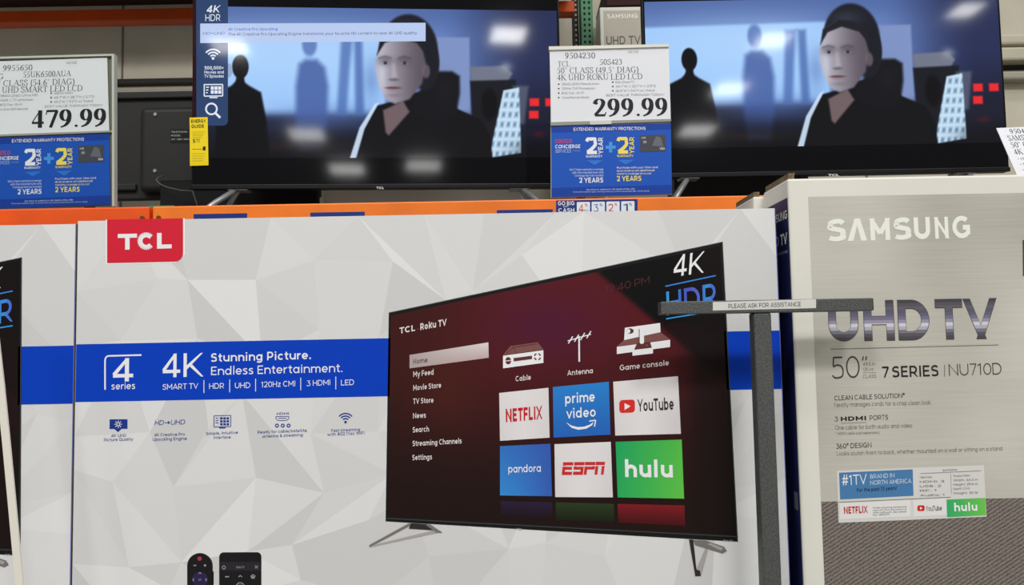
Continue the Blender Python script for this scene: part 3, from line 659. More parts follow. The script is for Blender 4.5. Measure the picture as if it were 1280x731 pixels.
cap(mb, [('Simple, Intuitive', 257.5, 543.6, 297.5, 542, 3.7), ('Interface', 267, 548.6, 288.5, 547.8, 3.7)]); mb.build('feature_icon', tcl)
mb = MB(); mb.text(S, 'HDMI', 346, 518.4, 361, 518, 2.8, I, 1, .02)
mb.line(S, [(345, 520.6), (361, 520.2), (361, 523), (358, 525.4), (348, 525.6), (345, 523.4), (345, 520.6)], .8, I); mb.line(S, [(348, 522.8), (358, 522.6)], .9, I)
for cx in (346.3, 353.5, 360.8): mb.arc(S, cx, 531.8, 1.9, 0, 360, 1.4, I)
cap(mb, [('Ready for cable/satellite,', 322, 541.8, 384.5, 539.4, 3.7), ('antenna & streaming', 328, 547, 378.5, 545, 3.7)]); mb.build('feature_icon', tcl)
mb = MB(); mb.disc(S, 432, 527.4, 1.7, 1.7, I)
for r in (4.2, 7.4, 10.6): mb.arc(S, 432, 527.2, r, 40, 140, 1.6, I)
cap(mb, [('Fast streaming', 414, 539.8, 450, 538.2, 3.7), ('with 802.11ac WiFi', 409, 544.8, 455.5, 542.6, 3.7)]); mb.build('feature_icon', tcl)
# printed television
def mix(a, b, t): return [a[k]+(b[k]-a[k])*t for k in range(3)]
def sm(e0, e1, x): t = max(0, min(1, (x-e0)/(e1-e0))); return t*t*(3-2*t)
mb = MB()
mb.pp(S, [(486, 391), (482, 651.5), (922.5, 677), (903.3, 302.5)], pm((13, 13, 14), .35), 1)
mb.line(S, [(486, 391), (903.3, 302.5)], 1.0, pm((70, 70, 74)), 2); mb.line(S, [(482.2, 647.5), (922.3, 670.5)], 1.2, pm((62, 62, 64)), 3)
mb.line(S, [(902.8, 304), (921.6, 676)], 1.2, pm((60, 60, 62)), 3)
SQ = [(488.5, 394.5), (899.5, 307.5), (917.5, 668), (485, 645)]
def scr(s, t):
    x, y = 486+s*428, 391+(302-391)*s+t*(255+110*s)
    c = mix((62, 26, 24), (88, 26, 32), sm(.0, .45, s)); c = mix(c, (34, 20, 18), sm(.15, .95, t))
    g = math.exp(-((x-690)/70)**2-((y-405)/45)**2); c = mix(c, (76, 26, 58), g*.7)
    g = math.exp(-((x-560)/40)**2-((y-490)/50)**2); c = mix(c, (80, 34, 26), g*.5)
    d = (x-757)*.66-(y-337)*.75
    k = sm(-4, 4, d)*(1-.25*sm(790, 850, x)*(y > 400)); c = mix(c, (15, 14, 15), k)
    c = mix(c, (26, 19, 19), sm(845, 890, x)*.75)
    return c
mb.grad(S, SQ, scr, 150, 84, 2)
for q, ca, cb in (([(626, 626), (690, 627.5), (690.5, 648), (626, 646)], (44, 32, 60), (30, 20, 26)), ([(694.5, 627.5), (767, 629.5), (768, 652), (695, 649.5)], (44, 62, 34), (28, 32, 20)), ([(772, 629.5), (855.5, 631.5), (856.5, 657), (773, 653)], (128, 30, 36), (70, 20, 22))):
    mb.grad(S, q, lambda s, t, a=ca, b=cb: mix(a, b, t), 2, 4, 3)
mb.text(S, 'TCL', 645.5, 661.8, 653, 662.2, 1.8, pm((190, 190, 190)), 3, .03); mb.text(S, 'Roku TV', 904, 676, 916, 676.6, 1.8, pm((170, 170, 170)), 4, .02)
mb.text(S, '12:40 PM', 756, 367, 812, 354, 9, pm((86, 34, 38)), 4, -.02)
STEEL, DSTEEL, LSTEEL = pm((120, 116, 114), .4), pm((46, 42, 42), .4), pm((168, 164, 162), .4)
mb.pp(S, [(511.5, 653.5), (461.5, 681), (462, 683.6), (516, 655)], STEEL, 3); mb.pp(S, [(462, 682), (461.5, 684), (553, 664.5), (536, 655.5), (531, 656.5), (540, 663)], LSTEEL, 2)
mb.pp(S, [(514, 653.6), (511, 660.5), (541, 662.5), (536, 655)], DSTEEL, 3); mb.pp(S, [(538, 655), (532, 655.5), (545, 665), (553, 665.5)], STEEL, 4)
mb.pp(S, [(861, 673.8), (869, 720), (876, 719.5), (875, 713), (870.5, 711.5), (866.5, 674.2)], DSTEEL, 3); mb.pp(S, [(870, 712), (872.5, 720.5), (876.5, 719), (885, 687), (882, 684)], LSTEEL, 2)
mb.pp(S, [(866, 674.5), (869, 681), (903, 691.5), (908.5, 688.5), (905, 683), (882, 675.2)], STEEL, 3); mb.pp(S, [(884, 679.5), (901, 688), (904, 684.5), (888, 678.5)], LSTEEL, 4)
ptv = mb.build('printed_television', tcl); ptv['label'] = 'picture of a television with a dark red streaming menu'
# menu
mb = MB(); TX = pm((222, 214, 212))
mb.grad(S, [(512, 443.5), (610.5, 427.8), (611, 447), (512, 460.3)], lambda s, t: mix((176, 160, 158), mix((226, 216, 216), (190, 170, 170), t), s), 6, 3, 3)
for s, x0, y0, x1, y1, c in (('Home', 516.5, 455.2, 534.5, 452.6, 6.6), ('My Feed', 516.5, 471, 542, 468, 6.8), ('Movie Store', 516.5, 488, 551.5, 484.4, 6.8), ('TV Store', 516.5, 504.8, 542, 503, 6.8), ('News', 516.2, 523, 532.4, 521.8, 6.8), ('Search', 516, 540.4, 536.4, 539.2, 6.8), ('Streaming Channels', 515.8, 557.5, 577, 554, 6.8), ('Settings', 515.5, 575, 540, 574, 6.8)):
    mb.text(S, s, x0, y0, x1, y1, c, pm((110, 92, 92)) if s == 'Home' else TX, 4, .026)
mb.text(S, 'TCL', 499.5, 417, 519, 413.4, 7.6, TX, 4, .04); mb.disc(S, 522.3, 411, .8, .8, pm((150, 60, 60)), 4)
mb.text(S, 'Roku TV', 525.5, 412.6, 558.5, 406.6, 8.4, TX, 4, .045)
o = mb.build('menu_list', ptv); o['label'] = 'menu of white words with a pale Home bar'
# input icons
BR, LB = pm((124, 78, 74)), pm((96, 44, 42))
mb = MB(); mb.pp(S, [(629, 443.6), (638, 432.4), (672, 427.6), (679.5, 437)], BR, 3); mb.line(S, [(633, 442), (641, 434), (671, 429.6)], .8, LB, 4); mb.line(S, [(641, 434), (645, 441)], .8, LB, 4)
mb.pp(S, [(628.8, 444.5), (628.8, 460.2), (679.2, 453.4), (679.2, 437.6)], W, 4)
mb.disc(S, 635.3, 450.7, 3.6, 4.6, LB, 5); mb.line(S, [(631.5, 451.2), (639, 450.2)], .9, W, 6); mb.pp(S, [(642, 447.4), (642, 451.6), (665, 448.6), (665, 444.4)], LB, 5)
for a in range(0, 360, 90): mb.arc(S, 671.8, 445.7, 3.9, a+18, a+72, 1.7, LB, 5, 5)
mb.text(S, 'Cable', 644.5, 476.6, 663.6, 474.4, 6.6, TX, 4, .02); mb.build('input_icon', ptv)
mb = MB(); mb.line(S, [(723.8, 420), (724, 452)], 2, W, 4); mb.line(S, [(709.5, 426), (738.5, 417.6)], 1.2, W, 4)
for k in range(4): x = 713+k*7.6; y = 424.9-k*2.2; mb.line(S, [(x-2.6, y+4.4), (x+2.8, y-4.6)], 1.3, W, 4)
mb.text(S, 'Antenna', 709, 469.4, 741, 466.2, 6.6, TX, 4, .02); mb.build('input_icon', ptv)
mb = MB(); mb.pp(S, [(780, 425), (781, 409.6), (825, 403.6), (825.6, 415)], W, 4); mb.pp(S, [(780, 425), (825.6, 415), (838, 424.4), (770.8, 433)], BR, 3)
mb.disc(S, 787.6, 413.6, 4.4, 3.4, LB, 5); mb.disc(S, 785.6, 413.8, 2.2, 2.6, W, 6)
mb.pp(S, [(771, 433.4), (771, 442.4), (837.4, 433.6), (837.6, 424.6)], W, 4)
mb.pp(S, [(796, 429), (790.4, 442), (816, 439.4), (812.4, 426.6)], LB, 5); mb.pp(S, [(790.4, 437.4), (790.4, 444.6), (816, 441.6), (816, 434.4)], W, 6)
mb.rect(S, 799.4, 410.4, 804.8, 429.6, W, 7, 0, 2); mb.line(S, [(798.8, 411), (798.8, 428)], .7, LB, 7); mb.disc(S, 808.4, 431.4, 1.4, 1.4, BR, 7)
mb.text(S, 'Game console', 774.6, 463, 836, 456.4, 6.8, TX, 4, .02); mb.build('input_icon', ptv)
# resolution badge
mb = MB(); mb.text(S, '4K', 842, 346, 881.4, 340.4, 26.5, W, 4, .006, 1, .13)
HB = [pm(c) for c in ((52, 150, 222), (56, 130, 214), (62, 104, 206), (74, 84, 200), (84, 96, 204), (66, 120, 214), (54, 140, 220), (70, 110, 210))]
mb.line(S, [(831.5, 357.8), (894.5, 344.4)], 1.6, HB[1], 4); mb.line(S, [(832.5, 398.4), (897, 388)], 1.6, HB[0], 4)
mb.text(S, 'HDR', 833.5, 394.2, 896.5, 382.6, 29.5, W, 4, .014, 1, 0, None, HB, 1, 'x')
o = mb.build('resolution_badge', ptv); o['label'] = 'white 4K over blue HDR lettering'
# app tiles
WT = lambda s, t: mix((228, 224, 224), (206, 202, 204), abs(s-.45)*1.1*(0.4+t*.6))
def tile(quad, fn, draw, lab):
    mb = MB(); mb.grad(S, quad, fn, 8, 8, 3); draw(mb); o = mb.build('app_tile', ptv); o['label'] = lab
tile([(624, 491), (685.5, 484.5), (687, 546.8), (625, 550.8)], WT, lambda mb: mb.text(S, 'NETFLIX', 632, 527.6, 678, 523.4, 16.5, pm((196, 20, 32)), 4, .05), 'white NETFLIX tile')
def prime(mb):
    mb.text(S, 'prime', 706.5, 504.5, 743.5, 501.5, 12.6, W, 4, .02); mb.text(S, 'video', 707.8, 523, 744.6, 520.4, 12.4, W, 4, .02)
    up = [(707.5, 527.4), (714, 531.6), (722, 533.6), (730, 533), (737, 530.6), (742, 527.2)]; lo = [(740, 531.4), (733, 535.6), (723, 537), (714.5, 534.6)]
    mb.pp(S, up[::-1]+[(707.5, 527.4)][1:]+[(714.5, 534.6), (723, 537), (733, 535.6), (740, 531.4)], W, 4)
    mb.line(S, [(736.5, 526.2), (744.5, 525), (743, 533)], 1.5, W, 4)
tile([(691, 483.6), (761, 477), (763, 543), (692, 546.8)], lambda s, t: mix((44, 130, 206), (40, 100, 186), t), prime, 'blue prime video tile')
def yt(mb):
    mb.rect(S, 774, 500, 793.5, 516.2, pm((214, 40, 32)), 4, -.05, 4); mb.pp(S, [(780.6, 503.6), (780.6, 512.2), (788, 507.6)], W, 5)
    mb.text(S, 'YouTube', 797, 514.2, 842, 511.8, 15.2, pm((46, 44, 46)), 4, .028)
tile([(766.4, 477), (847.4, 470), (851, 542), (769, 544.2)], WT, yt, 'white YouTube tile')
tile([(625, 557.4), (688, 554.4), (690, 620), (625, 619)], lambda s, t: mix(mix((52, 116, 196), (56, 92, 178), s), (56, 140, 214), t*(1-s)), lambda mb: mb.text(S, 'pandora', 635.5, 590.6, 676, 589.4, 9.6, W, 4, .006), 'blue pandora tile')
def espn(mb):
    c = pm((204, 40, 44)); y = lambda x: -(x-702)*.012
    for x, k in ((702, 'E'), (716, 'S'), (729.5, 'P'), (743, 'N')):
        q = {'E': [(0, 0, 13, 4), (0, 6, 12, 9.5), (0, 12, 12.5, 16), (0, 0, 3.6, 16)], 'S': [(0, 0, 13, 4), (0, 0, 3.6, 9.5), (0, 6, 12.5, 9.5), (9, 6, 12.5, 16), (0, 12, 12.5, 16)],
             'P': [(0, 0, 13, 4), (9.4, 0, 13, 9.5), (0, 6, 13, 9.5), (0, 6, 3.6, 16)], 'N': [(0, 0, 11, 4), (0, 0, 3.6, 16), (8, 0, 11.4, 16)]}[k]
        for a, b, cc, d in q:
            sh = lambda yy: (16-yy)*.12
            mb.pp(S, [(x+a+sh(b), 577.4+b+y(x)), (x+cc+sh(b), 577.4+b+y(x)), (x+cc+sh(d), 577.4+d+y(x)), (x+a+sh(d), 577.4+d+y(x))], c, 4)
    mb.line(S, [(700, 582.4), (757, 581.6)], 1.0, pm((232, 226, 226)), 5)
tile([(693, 555), (763.4, 552), (766, 621.4), (694, 621)], WT, espn, 'white ESPN tile')
tile([(769.4, 552), (852, 549.2), (855, 623), (772, 621.4)], lambda s, t: mix((34, 164, 96), (98, 196, 72), s*.85+.15*t), lambda mb: mb.text(S, 'hulu', 781.5, 596, 841, 596.6, 21.5, W, 4, .045), 'green hulu tile')
# printed remotes
RB = pm((20, 19, 21), .4); ICO = pm((150, 148, 150))
mb = MB(); pts = [(234, 770), (266, 770)] + [(250+16*math.cos(R(a)), 707-16*math.sin(R(a))) for a in range(0, 181, 12)]
mb.pp(S, pts, RB, 1); mb.rect(S, 265.6, 714, 267.2, 731, RB, 1); mb.disc(S, 249.6, 698, 2.7, 2.7, pm((176, 52, 76)), 2); mb.disc(S, 250.2, 724, 10, 10, pm((40, 30, 74)), 2)
mb.line(S, [(242, 706.6), (245.5, 706.4)], 1.4, ICO, 2); mb.disc(S, 256.4, 706.4, 1.5, 1.5, ICO, 2)
mb.line(S, [(248.4, 717), (250, 715), (251.6, 717)], 1, ICO, 3); mb.line(S, [(242.6, 722.5), (241.2, 724.3), (242.6, 726)], 1, ICO, 3); mb.line(S, [(257, 722.5), (258.4, 724.3), (257, 726)], 1, ICO, 3); mb.text(S, 'OK', 248, 725.6, 252.6, 725.4, 2.6, ICO, 3)
o = mb.build('printed_remote', tcl); o['label'] = 'narrow round topped black remote picture'
mb = MB(); mb.rect(S, 274, 690.2, 326.8, 775, RB, 1, -.006, 5.5); mb.rect(S, 275.4, 702, 325.6, 713, pm((38, 34, 42)), 2)
mb.arc(S, 280, 709, 2, 0, 360, .9, ICO, 3); mb.text(S, 'Roku TV', 295.6, 710, 305.6, 709.8, 2.8, ICO, 3, .02); mb.line(S, [(319, 706.6), (322.4, 710)], 1, ICO, 3); mb.line(S, [(322.4, 706.6), (319, 710)], 1, ICO, 3)
mb.line(S, [(281.6, 720.6), (286.6, 720.4)], 1.5, ICO, 3); mb.line(S, [(298.4, 721), (300.6, 718.8), (302.8, 721)], 1, ICO, 3); mb.line(S, [(313.4, 720.4), (316.4, 717.6), (319.4, 720.2)], 1.1, ICO, 3); mb.rect(S, 314.2, 720, 318.6, 722.8, ICO, 3)
mb.arc(S, 300.4, 733, 5, 20, 160, 1.2, ICO, 3); mb.arc(S, 300.4, 745, 14, 0, 360, 1.4, ICO, 3)
o = mb.build('printed_remote', tcl); o['label'] = 'wide square topped black remote picture'
# its neighbour on the left
t2 = copy_tree(tcl); t2.location = (tcl.location.x-BWD-.0035, YF+.001, 0); t2.scale = (1, 1, (BZ-.005)/BZ)
t2['label'] = 'white television carton cut off by the left edge of the photo'

# ------------------------------------------------------------------ grey and white carton on the right
YS = 1.375
sx = on(995.5, 500, YS).x; SZ = on(1130, 220.5, YS).z; SW, SD = 1.27, .135
M2 = frame((sx+SW/2, YS, 0)); hs = SW/2
sam = thing('tv_box', 'grey fronted television carton with white border on the right', 'tv box', M2)
mb = MB(); CW = pm((222, 221, 210), .5, 0, .3, .012, 3)
mb.box(-hs, hs, 0, SD, 0, SZ, CW, .004, 2); mb.build('carton', sam)
S = Surf(M2, 0.0)
px0 = S.at(1017.5, 420).x; zt_ = S.at(1030, 245.6).y; zc = S.at(1150, 624.5).y
mb = MB()
BRUSH = brushed((166, 163, 151), (206, 204, 193))
mb.poly([(px0, -LAYER, zc), (hs-.04, -LAYER, zc), (hs-.04, -LAYER, zt_), (px0, -LAYER, zt_)], BRUSH)
mb.poly([(px0, -LAYER, .04), (hs-.04, -LAYER, .04), (hs-.04, -LAYER, zc), (px0, -LAYER, zc)], stripes((58, 51, 47), (152, 142, 134), 52, R(31), .8, 2.2))
mb.pp(S, [(1278, 300), (1278.4, 345), (1400, 345), (1400, 300)], pm((70, 70, 66)), 2)
mb.build('front_print', sam)
mb = MB(); SWH = pm((236, 238, 228), .4)
mb.text(S, 'S', 1034.5, 302, 1058, 301.4, 28, SWH, 2, .045)
mb.pp(S, [(1059.5, 301.3), (1068, 273.2), (1074.6, 273), (1083.8, 300.6), (1076.4, 300.8), (1071.2, 281.5), (1066.6, 301.1)], SWH, 2)
mb.text(S, 'M', 1087, 300.6, 1114, 299.8, 27.5, SWH, 2, .055); mb.text(S, 'S', 1117.5, 300, 1139.5, 299.4, 28, SWH, 2, .045); mb.text(S, 'U', 1143, 299.2, 1163, 298.6, 27.5, SWH, 2, .055)
mb.text(S, 'N', 1168, 298.4, 1187, 297.8, 27, SWH, 2, .055); mb.text(S, 'G', 1191, 298.2, 1213, 297.2, 28, SWH, 2, .045)
o = mb.build('brand_name', sam); o['label'] = 'white SAMSUNG lettering'
mb = MB()
MET = [pm(c, .35, 0, .4) for c in ((74, 73, 78), (88, 86, 94), (120, 118, 128), (176, 174, 186), (208, 206, 214), (150, 146, 166), (116, 112, 136), (100, 97, 118), (92, 90, 106), (98, 96, 106), (86, 84, 92), (70, 69, 74))]
EDGE = pm((74, 73, 74), .4)
for s, x0, y0, x1, y1 in (('U', 1037, 426, 1073, 425.4), ('H', 1081, 425.4, 1118, 424.8), ('D', 1124, 424.8, 1162, 424.2), ('T', 1171, 423.8, 1204, 423.2), ('V', 1206, 423.4, 1247.5, 422.4)):
    mb.text(S, s, x0-.6, y0+.9, x1+.9, y1+.9, 51, EDGE, 2, .052); mb.text(S, s, x0, y0, x1, y1, 50, W, 3, .042, 1, 0, None, MET)
INK = pm((66, 64, 62)); LINK = pm((112, 110, 104))
mb.line(S, [(1038, 436.3), (1248, 431)], .9, LINK, 2)
mb.text(S, '50', 1040, 473.4, 1075, 472, 27.5, INK, 2, -.024)
mb.line(S, [(1079, 445.4), (1078, 450.4)], 1.6, INK, 2); mb.line(S, [(1083, 445.2), (1082, 450.2)], 1.6, INK, 2)
mb.text(S, '49.5 in', 1078.5, 457, 1094, 456.6, 4, LINK, 2); mb.text(S, '125 cm', 1078.5, 463.6, 1092, 463.2, 4, LINK, 2); mb.text(S, 'CLASS', 1078.5, 472.4, 1095, 472, 4.4, LINK, 2); mb.line(S, [(1078, 465.8), (1095, 465.4)], .5, LINK, 2)
mb.text(S, '7', 1103, 472, 1111.5, 471.8, 14, pm((34, 33, 32)), 2, .02); mb.text(S, 'SERIES', 1115.5, 471.6, 1173, 470, 14, pm((34, 33, 32)), 2, .02)
mb.line(S, [(1180.5, 455.6), (1180.6, 470.6)], .9, LINK, 2); mb.text(S, 'NU710D', 1186, 469.6, 1252, 467.8, 14.6, INK, 2, -.018)
o = mb.build('product_title', sam); o['label'] = 'metallic UHD TV letters above 50 inch 7 SERIES line'
mb = MB()
mb.text(S, 'CLEAN CABLE SOLUTION®', 1043, 500.4, 1131, 497, 6, INK, 2, .008); mb.text(S, 'Neatly manages cords for a crisp clean look.', 1043, 508.6, 1164, 505.4, 5.4, LINK, 2, -.004)
mb.text(S, '3', 1043, 526.6, 1047.4, 526.4, 6, INK, 2); mb.text(S, 'HDMI', 1051, 526.2, 1082.5, 525, 5.4, pm((30, 30, 30)), 2, .05); mb.line(S, [(1051, 528.8), (1083, 527.8)], .6, LINK, 2); mb.text(S, 'PORTS', 1087, 525, 1110, 524.2, 6, INK, 2, .004)
mb.text(S, 'One cable for both audio and video.', 1044, 537, 1141, 534.2, 5.4, LINK, 2, -.004); mb.text(S, '* HDMI cable sold separately.', 1044.6, 543.4, 1100, 541.8, 3.2, LINK, 2)
mb.text(S, '360° DESIGN', 1045, 560.8, 1089.6, 558.8, 6.2, INK, 2, .01); mb.text(S, 'Looks stylish front to back, whether mounted on a wall or sitting on a stand.', 1046, 569.4, 1254, 562.8, 5.2, LINK, 2, -.004)
mb.build('feature_text', sam)
mb = MB(); SLV = pm((214, 213, 208), .35); TK = pm((120, 122, 122))
mb.pp(S, [(1046, 588.2), (1048, 653.2), (1233, 645.6), (1229.6, 581.2)], SLV, 2)
mb.pp(S, [(1048.6, 590.6), (1050, 624), (1141.6, 619.4), (1140.6, 586.4)], pm((72, 124, 172), .4), 3)
mb.text(S, '#1TV', 1052.5, 606.6, 1083.5, 604.6, 12.6, W, 4, -.006); mb.text(S, 'BRAND IN', 1087.5, 598, 1118, 596.4, 5.4, pm((206, 222, 236)), 4); mb.text(S, 'NORTH AMERICA', 1087.5, 606, 1139, 603.4, 5.6, pm((206, 222, 236)), 4)
mb.text(S, 'For the past 13 years!', 1071, 614.6, 1120.5, 611.8, 4.6, pm((26, 40, 66)), 4, .012)
mb.text(S, 'Specifications', 1178, 588.6, 1196, 587.8, 2.6, TK, 4); mb.line(S, [(1150, 591.6), (1226, 588)], .5, TK, 4); mb.line(S, [(1188, 592), (1189, 617)], .4, TK, 4)
for k in range(5):
    mb.text(S, ('Video Output', 'HDMI: 3', 'USB: 2', 'RF: 1', 'Audio: 1')[k], 1149.5, 597.5+k*5.6, (1165, 1180, 1176, 1170, 1180)[k], 596.8+k*5.6, 2.6, TK, 4)
    mb.text(S, ('Product Sizes', 'Width: 44.2 in', 'Height: 25.6 in', 'Depth: 2.3 in', 'Weight: 30 lb')[k], 1191.5, 595.8+k*5.4, (1212, 1222, 1222, 1212, 1222)[k], 594.8+k*5.4, 2.6, TK, 4)
mb.line(S, [(1048, 627.4), (1188, 621)], .7, TK, 4)
mb.pp(S, [(1049.4, 628.6), (1050, 649), (1138, 645.4), (1137.6, 624.6)], pm((226, 225, 222), .4), 3); mb.text(S, 'NETFLIX', 1054.6, 642, 1084.4, 640.6, 8.8, pm((192, 40, 44)), 4, .05)
for k in range(4): mb.text(S, ('Netflix streaming membership', 'required. More information at', 'www.netflix.com. See website', 'for details.')[k], 1091, 635.4+k*3, (1133, 1133, 1133, 1112)[k], 633.8+k*3, 2, TK, 4)
mb.pp(S, [(1141, 624.4), (1141.4, 645.6), (1183, 643.8), (1182.4, 622.4)], pm((226, 225, 222), .4), 3); mb.rect(S, 1146.4, 631.4, 1155.4, 638.6, pm((206, 38, 40)), 4, -.03, 2); mb.pp(S, [(1149.6, 633), (1149.6, 636.8), (1152.8, 634.8)], W, 5)
mb.text(S, 'YouTube', 1157, 638.6, 1177, 637.6, 6.4, DARK_INK, 4, .004)
mb.grad(S, [(1183, 624.2), (1231.4, 622), (1232.4, 643.6), (1183.6, 646.2)], lambda s, t: mix((56, 172, 106), (112, 198, 82), s), 5, 3, 3); mb.text(S, 'hulu', 1192.6, 638.8, 1221.4, 638, 10.4, W, 4, .045)
o = mb.build('promo_sticker', sam); o['label'] = 'silver sticker with blue panel above streaming logos'
# navy side
Ss = Surf(M2, -hs, 'side'); mb = MB(); NB = pm((16, 25, 76), .45)
def sp3(u, z, l=1): return (-hs-LAYER*l, u, z)
mb.poly([sp3(.003, .03), sp3(.003, SZ-.034), sp3(SD-.006, SZ-.034), sp3(SD-.006, .03)], NB)
def side_text(s, u0, u1, z, cap_, mt):
    v, f = geo(s, .18); xs = [p[0] for p in v]; a, b = min(xs), max(xs)
    vs = [mb.bm.verts.new(sp3(u0+(u1-u0)*(x-a)/(b-a), z+y*cap_, 2+(k//4 % 23)*.036)) for k, (x, y) in enumerate(v)]
    for fc in f: mb.bm.faces.new([vs[k] for k in fc]).material_index = mb.mi(mt)
zs = lambda y: on(986, y, YS).z
side_text('SAMSUNG', .112, .008, zs(272), .016, WHITE_INK); side_text('UHD TV', .112, .012, zs(303), .02, WHITE_INK); side_text('7 SERIES NU710D', .09, .012, zs(315), .005, pm((150, 156, 180)))
mb.box(-hs-.0012, -hs-.0004, .012, .028, zs(640), zs(618), pm((90, 96, 110)))
mb.build('side_print', sam)
# lifted cardboard flap edge on top
mb = MB(); FL = pm((112, 98, 76), .9, 0, .1, .25, 300)
mb.prism([(-hs+.003, SZ-.002), (-hs+.014, SZ-.002), (-hs+.016, SZ+.012), (-hs+.004, SZ+.011)], .006, SD-.004, FL)
mb.build('top_flap', sam, True)
# the carton behind it
M3 = frame((sx+SW/2-.018, YS+SD+.006, 0))
sam2 = thing('tv_box', 'second carton hidden behind the grey fronted box, showing one brown corner', 'tv box', M3)
mb = MB(); mb.box(-hs, hs, 0, .13, 0, SZ-.006, CW, .004); mb.build('carton', sam2)
mb = MB(); mb.prism([(-hs+.002, SZ-.008), (-hs+.013, SZ-.008), (-hs+.014, SZ+.004), (-hs+.003, SZ+.004)], .004, .126, FL); mb.build('top_flap', sam2, True)

# ------------------------------------------------------------------ hammered grey T-bar in front
YT = 1.29
tl, tr2, bl2 = on(826, 378, YT), on(1091, 371, YT), on(826, 394, YT)
bx = thing('hold_down_bar', 'grey T-shaped metal bar labelled PLEASE ASK FOR ASSISTANCE', 'security bar', frame(((on(957.8, 500, YT).x), YT, 0)))
ox = bx.matrix_world.translation.x
HAM = pm((84, 86, 85), .5, .35, .4, .22, 420, .5)
zc1 = (on(958, 374.6, YT).z); zc0 = on(958, 390.6, YT).z
mb = MB(); mb.box(tl.x-ox, tr2.x-ox, 0, .03, zc0, zc1, HAM, .0015); mb.box(tr2.x-ox-.001, tr2.x-ox+.001, .001, .029, zc0+.001, zc1-.001, pm((14, 14, 14), .6)); mb.build('crossbar', bx)
mb = MB(); mb.box(-.0150, .0150, .002, .03, .006, zc0, HAM, .003); mb.build('post', bx)
mb = MB(); mb.box(-.12, .12, -.05, .07, 0, .007, HAM, .002); mb.build('base_plate', bx)
S = Surf(bx.matrix_world, 0.0); mb = MB()
mb.pp(S, [(891, 377.5), (891, 388), (1020, 385), (1020, 373.8)], pm((212, 212, 206), .4), 1)
mb.text(S, 'PLEASE ASK FOR ASSISTANCE', 910.5, 385.2, 1001, 382.6, 5.4, pm((62, 60, 60)), 2)
o = mb.build('label_strip', bx); o['label'] = 'white label reading PLEASE ASK FOR ASSISTANCE'

# ------------------------------------------------------------------ white strap at the left edge
YP = 1.25
pts = [on(x, y, YP) for x, y in ((-17, 320), (-8, 410), (0, 480), (8, 560), (15.5, 640), (21, 700), (24, 735), (26, 790))]
mb = MB(); i = mb.mi(pm((226, 222, 210), .45)); pts.append(Vector((pts[-1].x+.02, YP, .0)))
rows = []
for p in pts: rows.append([mb.bm.verts.new((p.x+dx, p.y+dy, p.z)) for dx, dy in ((-.0062, 0), (.0062, 0), (.0062, .003), (-.0062, .003))])
for a, b in zip(rows[:-1], rows[1:]):
    for k in range(4): mb.bm.faces.new((a[k], a[(k+1) % 4], b[(k+1) % 4], b[k])).material_index = i
mb.bm.faces.new(rows[0]); mb.bm.faces.new(rows[-1])
o = mb.build('white_strap', None, True); o['label'] = 'thin white plastic strap hanging in front of the left carton'; o['category'] = 'strap'

